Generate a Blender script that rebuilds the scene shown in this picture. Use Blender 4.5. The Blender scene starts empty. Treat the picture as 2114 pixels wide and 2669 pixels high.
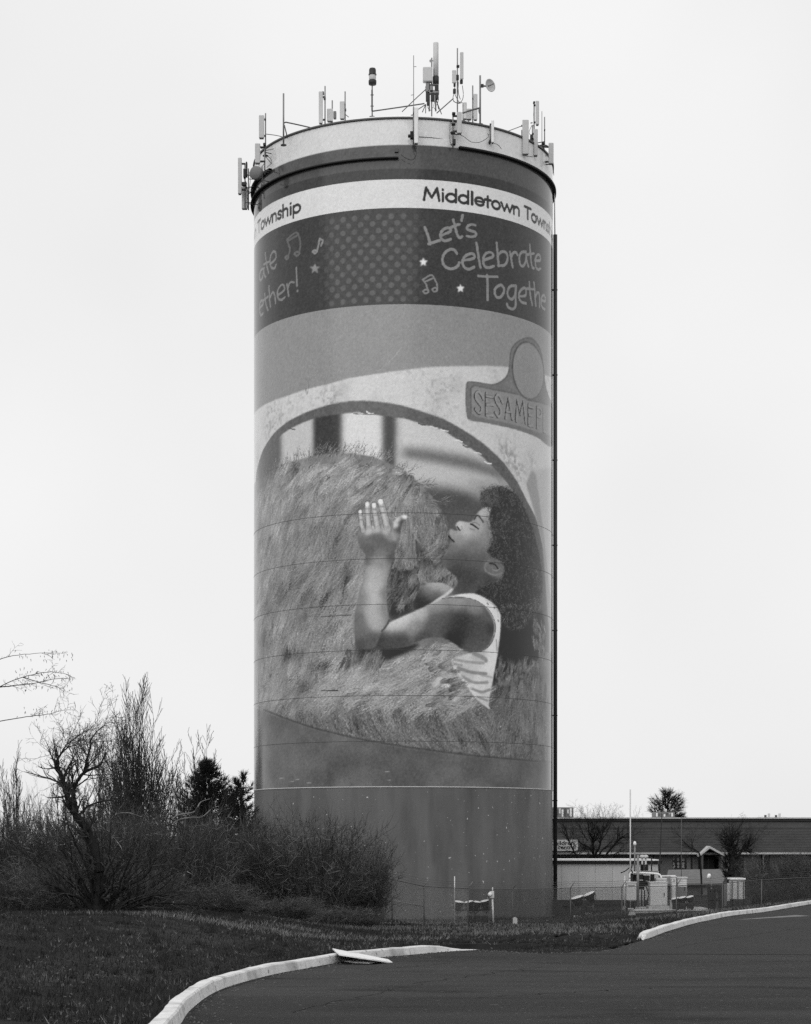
import bpy, math, random
import numpy as np
from mathutils import Vector, Matrix

random.seed(7)
RNG = np.random.default_rng(11)
SC = bpy.context.scene
COL = SC.collection
R_ = math.radians

# ------------------------------------------------------------------ camera
F = 5276.0            # focal length in photograph pixels (2114 x 2669)
CX, HY = 1057.0, 2195.0
CAMZ = 4.3
cam = bpy.data.cameras.new("camera")
cam.sensor_fit = 'VERTICAL'
cam.sensor_height = 24.0
cam.lens = F / 2669.0 * 24.0
cam.shift_y = (HY - 1334.5) / 2669.0
cam.clip_end = 5000
cam.clip_start = 0.5
camo = bpy.data.objects.new("camera", cam)
camo.location = (0, 0, CAMZ)
camo.rotation_euler = (R_(90), 0, 0)
COL.objects.link(camo)
SC.camera = camo

# ------------------------------------------------------------------ sky
SUN_EL, SUN_ROT = 48.0, 205.0
wd = bpy.data.worlds.new("World")
SC.world = wd
wd.use_nodes = True
nt = wd.node_tree
nt.nodes.clear()
wo = nt.nodes.new('ShaderNodeOutputWorld')
bg = nt.nodes.new('ShaderNodeBackground')
sky = nt.nodes.new('ShaderNodeTexSky')
sky.sky_type = 'NISHITA'
sky.sun_disc = False
sky.sun_elevation = R_(SUN_EL)
sky.sun_rotation = R_(SUN_ROT)
sky.dust_density = 6.0
sky.air_density = 1.0
bw = nt.nodes.new('ShaderNodeRGBToBW')
nt.links.new(sky.outputs[0], bw.inputs[0])
# an even white cloud deck over the sky
tc = nt.nodes.new('ShaderNodeTexCoord')
cl = nt.nodes.new('ShaderNodeTexNoise')
cl.inputs['Scale'].default_value = 3.4
cl.inputs['Detail'].default_value = 3.0
nt.links.new(tc.outputs['Generated'], cl.inputs['Vector'])
mr = nt.nodes.new('ShaderNodeMapRange')
mr.inputs['From Min'].default_value = 0.3
mr.inputs['From Max'].default_value = 0.7
mr.inputs['To Min'].default_value = 7.95
mr.inputs['To Max'].default_value = 8.95
nt.links.new(cl.outputs['Fac'], mr.inputs['Value'])
mx = nt.nodes.new('ShaderNodeMath')
mx.operation = 'MULTIPLY_ADD'
mx.inputs[1].default_value = 0.16
nt.links.new(bw.outputs[0], mx.inputs[0])
nt.links.new(mr.outputs[0], mx.inputs[2])
nt.links.new(mx.outputs[0], bg.inputs['Color'])
bg.inputs['Strength'].default_value = 0.1
nt.links.new(bg.outputs[0], wo.inputs[0])

# ------------------------------------------------------------------ sun behind the cloud
sun = bpy.data.lights.new("sun", 'SUN')
sun.energy = 1.3
sun.angle = R_(85)
sun.color = (1, 0.995, 0.985)
suno = bpy.data.objects.new("sun", sun)
_a, _e = R_(SUN_ROT), R_(SUN_EL)
_sd = Vector((math.sin(_a) * math.cos(_e), math.cos(_a) * math.cos(_e), math.sin(_e)))
suno.rotation_euler = _sd.to_track_quat('Z', 'Y').to_euler()
suno.location = (0, -20, 60)
COL.objects.link(suno)

SC.view_settings.view_transform = 'Standard'
SC.view_settings.look = 'None'
SC.view_settings.exposure = 0.0
SC.view_settings.gamma = 1.0
SC.view_settings.use_curve_mapping = False
SC.render.film_transparent = False
SC.cycles.max_bounces = 6
SC.cycles.use_denoising = False      # leave the sampling grain, the photograph is grainy film

# ------------------------------------------------------------------ helpers
def W(x, y, d):
    """photograph pixel + distance from the camera plane -> world point"""
    return Vector(((x - CX) * d / F, d, CAMZ - (y - HY) * d / F))

def lin(g):
    g = np.asarray(g, float) / 255.0
    return np.where(g <= .04045, g / 12.92, ((g + .055) / 1.055) ** 2.4)

MATS = {}
def mat(name, g, rough=.85, var=.18, scale=4.0, bump=0.0, spec=.3, bscale=None, metal=0.0, stretch=None):
    if name in MATS:
        return MATS[name]
    m = bpy.data.materials.new(name)
    m.use_nodes = True
    n = m.node_tree
    p = n.nodes['Principled BSDF']
    p.inputs['Roughness'].default_value = rough
    p.inputs['Specular IOR Level'].default_value = spec
    p.inputs['Metallic'].default_value = metal
    t = n.nodes.new('ShaderNodeTexCoord')
    vec = t.outputs['Object']
    if stretch:
        mp = n.nodes.new('ShaderNodeMapping')
        mp.inputs['Scale'].default_value = stretch
        n.links.new(vec, mp.inputs['Vector'])
        vec = mp.outputs[0]
    a = n.nodes.new('ShaderNodeTexNoise')
    a.inputs['Scale'].default_value = scale
    a.inputs['Detail'].default_value = 6
    a.inputs['Roughness'].default_value = .65
    n.links.new(vec, a.inputs['Vector'])
    r = n.nodes.new('ShaderNodeMapRange')
    r.inputs['From Min'].default_value = .25
    r.inputs['From Max'].default_value = .75
    r.inputs['To Min'].default_value = g * (1 - var)
    r.inputs['To Max'].default_value = g * (1 + var)
    n.links.new(a.outputs['Fac'], r.inputs['Value'])
    c = n.nodes.new('ShaderNodeCombineColor')
    for i in range(3):
        n.links.new(r.outputs[0], c.inputs[i])
    n.links.new(c.outputs[0], p.inputs['Base Color'])
    if bump:
        b2 = n.nodes.new('ShaderNodeTexNoise')
        b2.inputs['Scale'].default_value = bscale or scale * 4
        b2.inputs['Detail'].default_value = 5
        n.links.new(vec, b2.inputs['Vector'])
        bb = n.nodes.new('ShaderNodeBump')
        bb.inputs['Strength'].default_value = bump
        bb.inputs['Distance'].default_value = .05
        n.links.new(b2.outputs['Fac'], bb.inputs['Height'])
        n.links.new(bb.outputs[0], p.inputs['Normal'])
    MATS[name] = m
    return m

def tag(o, label=None, cat=None, group=None, kind=None):
    if label: o['label'] = label
    if cat: o['category'] = cat
    if group: o['group'] = group
    if kind: o['kind'] = kind
    return o

def empty(name, loc=(0, 0, 0), label=None, cat=None, group=None):
    o = bpy.data.objects.new(name, None)
    o.location = loc
    o.empty_display_size = .2
    COL.objects.link(o)
    return tag(o, label, cat, group)

def np_mesh(name, V, Q, T=None):
    """fast mesh from numpy quads (N,4) and/or tris (M,3)"""
    me = bpy.data.meshes.new(name)
    V = np.asarray(V, np.float32)
    nq = 0 if Q is None else len(Q)
    ntr = 0 if T is None else len(T)
    loops = []
    if nq: loops.append(np.asarray(Q, np.int32).ravel())
    if ntr: loops.append(np.asarray(T, np.int32).ravel())
    L = np.concatenate(loops)
    me.vertices.add(len(V)); me.vertices.foreach_set('co', V.ravel())
    me.loops.add(len(L)); me.loops.foreach_set('vertex_index', L)
    me.polygons.add(nq + ntr)
    st = np.concatenate([np.arange(nq) * 4, nq * 4 + np.arange(ntr) * 3]).astype(np.int32)
    me.polygons.foreach_set('loop_start', st)
    me.update(calc_edges=True)
    return me

class MB:
    """collects shapes (world coordinates) into ONE mesh object"""
    def __init__(s):
        s.v, s.f, s.sm = [], [], []
    def add(s, vs, fs, smooth=False):
        o = len(s.v)
        s.v += [tuple(p) for p in vs]
        s.f += [tuple(i + o for i in f) for f in fs]
        s.sm += [smooth] * len(fs)
        return s
    def box(s, a, b, bev=0.0, M=None):
        x0, y0, z0 = a; x1, y1, z1 = b
        if bev <= 0:
            vs = [(x0,y0,z0),(x1,y0,z0),(x1,y1,z0),(x0,y1,z0),(x0,y0,z1),(x1,y0,z1),(x1,y1,z1),(x0,y1,z1)]
            fs = [(0,3,2,1),(4,5,6,7),(0,1,5,4),(1,2,6,5),(2,3,7,6),(3,0,4,7)]
        else:
            c = min(bev, (x1-x0)/2.01, (y1-y0)/2.01, (z1-z0)/2.01)
            def ring(z, k):
                return [(x0+c+k,y0+k,z),(x1-c-k,y0+k,z),(x1-k,y0+c+k,z),(x1-k,y1-c-k,z),(x1-c-k,y1-k,z),(x0+c+k,y1-k,z),(x0+k,y1-c-k,z),(x0+k,y0+c+k,z)]
            rs = [ring(z0, c*.6), ring(z0+c, 0), ring(z1-c, 0), ring(z1, c*.6)]
            vs = sum(rs, [])
            fs = [tuple(range(7,-1,-1)), tuple(range(24,32))]
            for k in range(3):
                for i in range(8):
                    j = (i+1) % 8
                    fs.append((k*8+i, k*8+j, k*8+8+j, k*8+8+i))
        if M is not None:
            vs = [M @ Vector(p) for p in vs]
        return s.add(vs, fs)
    def tube(s, pts, r, n=8, caps=True, smooth=True):
        pts = [Vector(p) for p in pts]
        rs = r if isinstance(r, (list, tuple)) else [r] * len(pts)
        rings = []
        for i, p in enumerate(pts):
            t = (pts[min(i+1, len(pts)-1)] - pts[max(i-1, 0)])
            t = t.normalized() if t.length > 1e-9 else Vector((0,0,1))
            u = t.cross(Vector((0,0,1)))
            if u.length < 1e-3: u = t.cross(Vector((1,0,0)))
            u.normalize(); w = t.cross(u)
            rings.append([p + rs[i]*(math.cos(2*math.pi*k/n)*u + math.sin(2*math.pi*k/n)*w) for k in range(n)])
        vs = sum(rings, []); fs = []
        for i in range(len(pts)-1):
            for k in range(n):
                j = (k+1) % n
                fs.append((i*n+k, i*n+j, (i+1)*n+j, (i+1)*n+k))
        s.add(vs, fs, smooth)
        if caps:
            o = len(s.v) - len(vs)
            s.f.append(tuple(o+k for k in range(n-1,-1,-1))); s.sm.append(False)
            s.f.append(tuple(o+(len(pts)-1)*n+k for k in range(n))); s.sm.append(False)
        return s
    def lathe(s, prof, c, axis=Vector((0,0,1)), n=20, smooth=True):
        axis = Vector(axis).normalized()
        u = axis.cross(Vector((0,1,0)))
        if u.length < 1e-3: u = axis.cross(Vector((1,0,0)))
        u.normalize(); w = axis.cross(u); c = Vector(c)
        vs, fs = [], []
        for r, h in prof:
            for k in range(n):
                a = 2*math.pi*k/n
                vs.append(c + axis*h + r*(math.cos(a)*u + math.sin(a)*w))
        for i in range(len(prof)-1):
            for k in range(n):
                j = (k+1) % n
                fs.append((i*n+k, i*n+j, (i+1)*n+j, (i+1)*n+k))
        return s.add(vs, fs, smooth)
    def poly(s, pts, th):
        """flat polygon given a thickness vector"""
        n = len(pts); th = Vector(th)
        vs = [Vector(p) for p in pts] + [Vector(p) + th for p in pts]
        fs = [tuple(range(n)), tuple(range(2*n-1, n-1, -1))]
        for i in range(n):
            j = (i+1) % n
            fs.append((i, i+n, j+n, j))
        return s.add(vs, fs)
    def build(s, name, m, parent=None, label=None, cat=None, group=None, kind=None, loc=None):
        me = bpy.data.meshes.new(name)
        V = s.v
        base = Vector(loc) if loc is not None else (Vector(parent.matrix_world.translation) if False else None)
        org = Vector((0,0,0))
        if parent is not None:
            org = world_loc(parent)
        elif loc is not None:
            org = Vector(loc)
        if org.length > 0:
            V = [(p[0]-org.x, p[1]-org.y, p[2]-org.z) for p in V]
        me.from_pydata(V, [], s.f)
        me.polygons.foreach_set('use_smooth', s.sm)
        me.update()
        o = bpy.data.objects.new(name, me)
        if m is not None: me.materials.append(m)
        COL.objects.link(o)
        if parent is not None: o.parent = parent
        elif loc is not None: o.location = org
        return tag(o, label, cat, group, kind)

def world_loc(o):
    v = Vector((0,0,0))
    while o is not None:
        v += Vector(o.location); o = o.parent
    return v

def np_obj(name, V, Q, m, parent=None, T=None, smooth=False, **kw):
    V = np.asarray(V, float)
    if parent is not None:
        V = V - np.array(world_loc(parent))
    me = np_mesh(name, V, Q, T)
    if smooth:
        me.polygons.foreach_set('use_smooth', np.ones(len(me.polygons), bool))
    if m is not None: me.materials.append(m)
    o = bpy.data.objects.new(name, me)
    COL.objects.link(o)
    if parent is not None: o.parent = parent
    return tag(o, **kw)

def smooth01(t):
    t = np.clip(t, 0, 1)
    return t * t * (3 - 2 * t)

def catmull(P, k=6, closed=False):
    P = np.asarray(P, float); n = len(P); out = []
    idx = range(n) if closed else range(n-1)
    for i in idx:
        if closed:
            a, b, c, d = P[(i-1) % n], P[i], P[(i+1) % n], P[(i+2) % n]
        else:
            a, b, c, d = P[max(i-1,0)], P[i], P[i+1], P[min(i+2,n-1)]
        for j in range(k):
            t = j / k
            out.append(.5*((2*b)+(-a+c)*t+(2*a-5*b+4*c-d)*t*t+(-a+3*b-3*c+d)*t**3))
    if not closed: out.append(P[-1])
    return np.array(out)

# smooth value noise on arrays
def vnoise(x, y, seed=0):
    xi = np.floor(x).astype(np.int64); yi = np.floor(y).astype(np.int64)
    xf = x - xi; yf = y - yi
    def h(a, b):
        q = (a * 374761393 + b * 668265263 + seed * 1442695041) & 0xFFFFFFFF
        q = ((q ^ (q >> 13)) * 1274126177) & 0xFFFFFFFF
        return ((q ^ (q >> 16)) & 0xFFFF) / 65535.0
    u = xf*xf*(3-2*xf); v = yf*yf*(3-2*yf)
    return (h(xi,yi)*(1-u)+h(xi+1,yi)*u)*(1-v)+(h(xi,yi+1)*(1-u)+h(xi+1,yi+1)*u)*v
def fbm(x, y, oct=4, seed=0):
    s = 0; a = .5; t = 0
    for o in range(oct):
        s = s + a*vnoise(x*2**o, y*2**o, seed+o); t += a; a *= .5
    return s / t

# ------------------------------------------------------------------ materials
m_lawn = mat('lawn_soil', .012, .95, .55, 1.6, .9, .1, 14)
m_road = mat('asphalt', .024, .92, .2, .5, .5, .15, 60, stretch=(.5, 2.2, 1))
m_concrete = mat('concrete', .42, .9, .14, 3, .25, .2, 30)
m_curb = mat('kerb_concrete', .60, .9, .18, 2.2, .3, .2, 25)
m_tower = mat('tower_paint', .105, .42, .12, .7, .06, .4, 9)
m_white = mat('white_paint', .72, .5, .06, 3, 0, .4)
m_offwhite = mat('antenna_grey', .46, .55, .06, 3, 0, .4)
m_light = mat('light_grey_paint', .52, .5, .08, 3, 0, .4)
m_galv = mat('galvanised_steel', .17, .45, .2, 6, 0, .5)
m_galvd = mat('weathered_steel', .07, .55, .2, 6, 0, .4)
m_dark = mat('dark_metal', .022, .6, .2, 5, 0, .35)
m_black = mat('black_rubber', .010, .7, .2, 5, 0, .3)
m_mid = mat('mid_grey_paint', .15, .6, .1, 4, 0, .4)
m_shed = mat('shed_panel', .50, .55, .10, 1.2, .05, .35, 6, stretch=(3, 3, .35))
m_roofdark = mat('shingle_roof', .048, .9, .28, 2.2, .7, .15, 22, stretch=(1, 1, 3))
m_brick = mat('brick_wall', .115, .9, .3, 5, .4, .2, 30)
m_trim = mat('light_trim', .46, .7, .15, 2, 0, .3)
m_glass = mat('dark_glass', .010, .12, .2, 2, 0, .5)
m_bark = mat('dark_bark', .018, .95, .4, 9, .6, .1, 30)
m_bark2 = mat('grey_bark', .034, .95, .4, 9, .6, .1, 30)
m_twig = mat('fine_twigs', .05, .95, .45, 2.5, 0, .1)
m_twigl = mat('pale_twigs', .17, .9, .4, 2.5, 0, .1)
m_needle = mat('pine_needles', .016, .85, .5, 3, 0, .2)
m_grass = mat('grass_blades', .026, .9, .55, 1.2, 0, .1)
m_straw = mat('dry_grass', .15, .9, .45, 1.5, 0, .1)
m_leaf = mat('fallen_leaves', .075, .9, .6, 8, 0, .1)

def ramp2(m, noise_scale, lo, hi, f0, f1, stretch=None, detail=5, seedoff=0.0):
    """lay a second procedural tone over a material where a noise passes a threshold"""
    n = m.node_tree; p = n.nodes['Principled BSDF']
    src = p.inputs['Base Color'].links[0].from_socket
    t = n.nodes.new('ShaderNodeTexCoord'); mp = n.nodes.new('ShaderNodeMapping')
    mp.inputs['Scale'].default_value = stretch or (1, 1, 1); mp.inputs['Location'].default_value = (seedoff, seedoff*1.7, 0)
    n.links.new(t.outputs['Object'], mp.inputs['Vector'])
    a = n.nodes.new('ShaderNodeTexNoise'); a.inputs['Scale'].default_value = noise_scale; a.inputs['Detail'].default_value = detail
    n.links.new(mp.outputs[0], a.inputs['Vector'])
    r = n.nodes.new('ShaderNodeMapRange'); r.inputs['From Min'].default_value = f0; r.inputs['From Max'].default_value = f1
    n.links.new(a.outputs['Fac'], r.inputs['Value'])
    mx_ = n.nodes.new('ShaderNodeMix'); mx_.data_type = 'RGBA'
    n.links.new(r.outputs[0], mx_.inputs[0]); n.links.new(src, mx_.inputs[6])
    mx_.inputs[7].default_value = (hi, hi, hi, 1)
    n.links.new(mx_.outputs[2], p.inputs['Base Color'])
    return m
# chipped flecks, chalky streaks and rain grime on the bare paint
ramp2(m_tower, 1.1, 0, .150, .46, .80, (1, 1, .10), 6)
ramp2(m_tower, .9, 0, .060, .50, .78, (1.2, 1.2, .22), 7, 5.0)
ramp2(m_tower, 6.5, 0, .55, .715, .75, None, 2, 3.0)
ramp2(m_tower, 14.0, 0, .04, .70, .74, None, 3, 8.0)
# road: worn lighter wheel paths, oil-dark patches and fine pale grit
ramp2(m_road, .22, 0, .040, .44, .66, (.4, 1.6, 1), 5)
ramp2(m_road, .5, 0, .013, .56, .72, (.7, 1.8, 1), 7, 9.0)
ramp2(m_road, 9.0, 0, .12, .70, .74, None, 2, 2.0)
ramp2(m_lawn, .35, 0, .030, .48, .66, (1, .6, 1), 7)
ramp2(m_lawn, 1.3, 0, .007, .52, .66, None, 6, 4.0)
ramp2(m_curb, 1.6, 0, .30, .52, .74, None, 7)
ramp2(m_curb, 6.0, 0, .16, .64, .70, None, 5, 2.0)
ramp2(m_roofdark, .35, 0, .058, .45, .7, (1, 1, 2), 6)

# ------------------------------------------------------------------ ground
def onroad(x, y):
    d = 1.7 / ((y - HY) / F - .0125)
    return ((x - CX) * d / F, d)
def zroad(d):
    return CAMZ - (1.7 + .0125 * d)

KL = [onroad(*p) for p in [(455,2690),(500,2630),(575,2580),(697,2544),(790,2526),(884,2509),(970,2498),(1060,2490),(1163,2481),(1250,2476)]]
KL = [(-2.0, 9.0), (-2.2, 15.0)] + KL
KM = [onroad(*p) for p in [(1290,2479),(1340,2481),(1400,2485),(1460,2484),(1510,2482),(1560,2480),(1605,2472),(1645,2460)]]
KR = [onroad(*p) for p in [(1680,2450),(1700,2443),(1740,2428),(1807,2408),(1850,2398.7),(1909,2387),(1994,2377),(2060,2366),(2140,2353),(2260,2338)]]
EDGE = np.array(list(catmull(KL, 4)) + KM + list(catmull(KR, 4)))
NKL = len(catmull(KL, 4)); NKM = len(KM)
ROADPOLY = np.vstack([EDGE, [(80, 150), (80, -20), (-16, -20)]])

def inpoly(x, y, P):
    x = np.asarray(x); y = np.asarray(y)
    c = np.zeros(x.shape, bool)
    for i in range(len(P)):
        x0, y0 = P[i]; x1, y1 = P[(i+1) % len(P)]
        if y0 == y1: continue
        k = (y0 > y) != (y1 > y)
        xi = x0 + (y - y0) / (y1 - y0) * (x1 - x0)
        c ^= k & (x < xi)
    return c
def distline(x, y, P):
    best = np.full(np.shape(x), 1e9); which = np.zeros(np.shape(x), int)
    for i in range(len(P)-1):
        a = P[i]; b = P[i+1]; e = b - a; L2 = (e**2).sum() + 1e-12
        t = np.clip(((x-a[0])*e[0] + (y-a[1])*e[1]) / L2, 0, 1)
        dd = np.hypot(x-a[0]-t*e[0], y-a[1]-t*e[1])
        k = dd < best
        best = np.where(k, dd, best); which = np.where(k, i, which)
    return best, which
def zlawn_raw(x, d):
    h = .7 + .0337 * np.clip(d, 0, 103)
    z = CAMZ - h
    z = z + .6 * smooth01((-x - .5) / 6.0) * smooth01((d-25)/20.) * (1 - smooth01((d - 72) / 30.0))
    z = z + .5 * smooth01((-x - 1.) / 4.0) * smooth01((d-78)/10.) * (1 - smooth01((d - 105) / 30.0))
    z = z + .035 * np.clip(x - 8, 0, 30) * smooth01((d - 60) / 30.0)
    z = z + .32 * smooth01((x - 7.5) / 3.) * smooth01((d - 101.5) / 4.5)
    z = z * (1 - smooth01((d - 150) / 150.0))
    z = z + (.10 * (fbm(x*.35+9, d*.35+4, 3, 3) - .5) + .05*(fbm(x*2.1, d*2.1, 2, 8) - .5)) * smooth01((d-10)/10)
    return z
def zground(x, d):
    x = np.asarray(x, float); d = np.asarray(d, float)
    ins = inpoly(x, d, ROADPOLY)
    ds, wh = distline(x, d, EDGE)
    mid = (wh >= NKL-1) & (wh < NKL+NKM)
    edge = zroad(d) + np.where(mid, .02, .115)
    z = edge + (zlawn_raw(x, d) - edge) * smooth01(ds / np.where(mid, 4.0, 7.0))
    return np.where(ins | (ds < np.where(mid, .05, .26)), zroad(d) - .07, z)

gx = np.unique(np.concatenate([np.linspace(-900,-60,12), np.linspace(-60,-17,22), np.arange(-17, 24, .25), np.linspace(24,70,24), np.linspace(70,900,12)]))
gy = np.unique(np.concatenate([np.linspace(-60,14,12), np.arange(14, 62, .28), np.arange(62, 128, .6), np.linspace(128,260,24), np.linspace(260,2500,14)]))
GX, GY = np.meshgrid(gx, gy)
GZ = zground(GX, GY)
nx_, ny_ = len(gx), len(gy)
idx = np.arange(nx_*ny_).reshape(ny_, nx_)
Q = np.stack([idx[:-1,:-1], idx[:-1,1:], idx[1:,1:], idx[1:,:-1]], -1).reshape(-1, 4)
ground = np_obj('ground', np.stack([GX, GY, GZ], -1).reshape(-1, 3), Q, m_lawn, smooth=True, kind='structure')

import bmesh
bm = bmesh.new()
vs = [bm.verts.new((p[0], p[1], zroad(p[1]))) for p in ROADPOLY]
fc = bm.faces.new(vs)
bmesh.ops.triangulate(bm, faces=[fc])
for f in bm.faces:
    if f.normal.z < 0: f.normal_flip()
me = bpy.data.meshes.new('road'); bm.to_mesh(me); bm.free()
road = bpy.data.objects.new('road', me); me.materials.append(m_road); COL.objects.link(road)
tag(road, kind='structure')
# newer, darker strip of asphalt where the driveway joins
m_patch = mat('dark_asphalt', .016, .9, .25, .8, .5, .25, 50, stretch=(1, .35, 1))
seam = [onroad(*p) for p in [(1400,2486.5),(1600,2487),(1800,2487),(2000,2488),(2300,2490)]]
pp = [(a, b - .05 if i else b) for i, (a, b) in enumerate(seam)] + [(60, 60), (60, 140)] + [(x+.25, y-.25) for x, y in KR[::-1]] + [(x+.06, y-.06) for x, y in KM[:2:-1]]
mb = MB(); mb.v = [(a, b, zroad(b) + .005) for a, b in pp]; mb.f = [tuple(range(len(pp)))]; mb.sm = [False]
driveway = mb.build('driveway', m_patch, road)
bm = bmesh.new(); bm.from_mesh(driveway.data); bmesh.ops.triangulate(bm, faces=bm.faces[:])
for f in bm.faces:
    if f.normal.z < 0: f.normal_flip()
bm.to_mesh(driveway.data); bm.free()
a, b = onroad(1893, 2399.5), onroad(2114, 2388)
mb = MB(); mb.v = [(a[0],a[1],zroad(a[1])+.01),(b[0],b[1],zroad(b[1])+.01),(b[0]-.3,b[1]+1.3,zroad(b[1]+1.3)+.01),(a[0]+.5,a[1]+.9,zroad(a[1]+.9)+.01)]
mb.f = [(0,1,2,3)]; mb.sm = [False]
mb.build('pale_strip', mat('pale_strip_tone', .14, .9, .5, 1.5), road)  # thin pale strip laid on the driveway right of the kerb

def kerb(name, pts, label, taper0, taper1, nblk):
    """concrete kerb of separate cast lengths along a curved line; back lies towards the lawn"""
    P = catmull(pts, 10)
    root = empty(name, (P[0][0], P[0][1], zroad(P[0][1])), label, 'kerb')
    seg = np.hypot(*(P[1:]-P[:-1]).T); S = np.concatenate([[0], np.cumsum(seg)])
    tot = S[-1]
    def at(s):
        return np.array([np.interp(s, S, P[:,0]), np.interp(s, S, P[:,1])])
    for b_ in range(nblk):
        s0 = tot*b_/nblk + .016; s1 = tot*(b_+1)/nblk - .016
        k = 6; vs = []; fs = []
        for i in range(k+1):
            s = s0 + (s1-s0)*i/k
            c = at(s); t = at(min(s+.05, tot)) - at(max(s-.05, 0)); t /= np.hypot(*t)
            nrm = np.array([-t[1], t[0]])          # left of travel = lawn side
            h = .155
            if taper0: h *= float(smooth01(s/taper0))*.94+.06
            if taper1: h *= float(smooth01((tot-s)/taper1))*.94+.06
            h += .014*(random.random()-.5); nrm = nrm*random.uniform(.97, 1.05)
            z = zroad(c[1])
            for o_, zz in ((0, -.2), (.0, 0), (.03, h-.02), (.05, h), (.19, h), (.19, -.2)):
                q = c + nrm*o_
                vs.append((q[0], q[1], z + zz))
        n = 6
        for i in range(k):
            for j in range(n):
                jj = (j+1) % n
                fs.append((i*n+j, i*n+jj, (i+1)*n+jj, (i+1)*n+j))
        fs += [tuple(range(n)), tuple(k*n+j for j in range(n-1,-1,-1))]
        MB().add(vs, fs).build('kerb_length', m_curb, root)
    return root
kerb('concrete_kerb', KL, 'pale concrete kerb curving along the dark lawn below the fallen boards', 0, 2.0, 12)
kerb('concrete_kerb', KR, 'pale concrete kerb sweeping up the right side of the driveway', 1.2, 0, 14)

# dark strip painting the shadow line at the kerb foot, and washed-in grit
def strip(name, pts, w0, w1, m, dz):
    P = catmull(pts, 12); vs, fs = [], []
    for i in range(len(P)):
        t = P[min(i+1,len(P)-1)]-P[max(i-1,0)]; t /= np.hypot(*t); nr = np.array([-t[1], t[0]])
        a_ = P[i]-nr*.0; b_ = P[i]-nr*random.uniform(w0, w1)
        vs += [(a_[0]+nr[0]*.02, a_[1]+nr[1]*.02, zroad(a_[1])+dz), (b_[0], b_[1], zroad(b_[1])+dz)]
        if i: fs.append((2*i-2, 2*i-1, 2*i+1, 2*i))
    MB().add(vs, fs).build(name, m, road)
m_tar_shade = mat('tar_and_shade', .006, .8, .3, 3, .3, .2)  # near-black shared by the painted kerb shadow and the sealed cracks
strip('kerb_shadow_line', KL, .03, .09, m_tar_shade, .004)
strip('kerb_shadow_line', KR, .03, .10, m_tar_shade, .009)
gv, gf = [], []
for pts, cnt in ((KL, 420), (KR, 420), (KM, 120)):
    P = catmull(pts, 8)
    for _ in range(cnt):
        k = random.randrange(len(P)-1); f = random.random(); c = P[k]*(1-f)+P[k+1]*f
        t = P[k+1]-P[k]; t = t/np.hypot(*t); c = c - np.array([-t[1], t[0]])*(.02+random.expovariate(6))
        r = random.uniform(.006, .02); o_ = len(gv); z = zroad(c[1])+.006
        gv += [(c[0]-r, c[1]-r*.6, z), (c[0]+r, c[1]-r*.4, z), (c[0]+r*.2, c[1]+r, z), (c[0], c[1], z+r*1.1)]
        gf += [(o_,o_+1,o_+3), (o_+1,o_+2,o_+3), (o_+2,o_,o_+3)]
np_obj('grit', np.array(gv), None, mat('pale_grit', .085, .9, .5, 20), road, T=np.array(gf), kind='stuff')
# old cracks sealed with tar
def crack(p0, p1, n, amp, w):
    P = [np.array(onroad(*p0))*(1-i/n)+np.array(onroad(*p1))*(i/n) for i in range(n+1)]
    P = [q + np.array([random.gauss(0, amp), random.gauss(0, amp)]) for q in P]
    P = catmull(P, 3); vs, fs = [], []
    for i in range(len(P)):
        t = P[min(i+1,len(P)-1)]-P[max(i-1,0)]; t /= np.hypot(*t)+1e-9; nr = np.array([-t[1], t[0]]); ww = w*random.uniform(.4, 1.3)
        for sg_ in (1, -1):
            q = P[i]+nr*ww*sg_; vs.append((q[0], q[1], zroad(q[1])+.0085))
        if i: fs.append((2*i-2, 2*i-1, 2*i+1, 2*i))
    MB().add(vs, fs).build('sealed_crack', m_tar_shade, road)
for a_, b_ in [((760,2640),(1100,2560)), ((1100,2560),(1420,2520)), ((1250,2600),(1700,2575)), ((1600,2540),(2050,2530)), ((1750,2470),(2080,2420)), ((950,2530),(1180,2510))]:
    crack(a_, b_, 22, .06, .011)

# fallen folded board lying over the kerb
B = empty('folded_board', W(884, 2509, 36.0), 'white folded board fallen open across the left kerb', 'board')
P1 = [W(866,2471.5,37.2), W(1012,2500,37.4), W(1024,2508.5,36.2), W(970,2500,35.4), W(884,2487,35.4)]
MB().poly(P1, (0,0,-.022)).build('board_leaf', m_white, B)
def rz(x, y): a_, d_ = onroad(x, y); return Vector((a_, d_, zroad(d_) + .012))
P2 = [rz(886,2506.5), rz(960,2506), rz(1010,2506.5), rz(962,2513.5), rz(924,2512)]
MB().poly(P2, (0,0,.02)).build('board_leaf', m_white, B)

# ------------------------------------------------------------------ the water tower
R = 8.5
D = 115.5
XC = (1051.5 - CX) * D / F
def Zc(y):             # height of a level ring seen at the middle of the front face
    return CAMZ + (HY - y) * (D - R) / F
ZB, Z_WRAP, Z_TOP = -.3, Zc(2050.5), Zc(306)
tower = empty('water_tower', (XC, D, 0.0), 'tall cylindrical water tower wrapped in a printed mural with antennas round its top', 'water tower')

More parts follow.
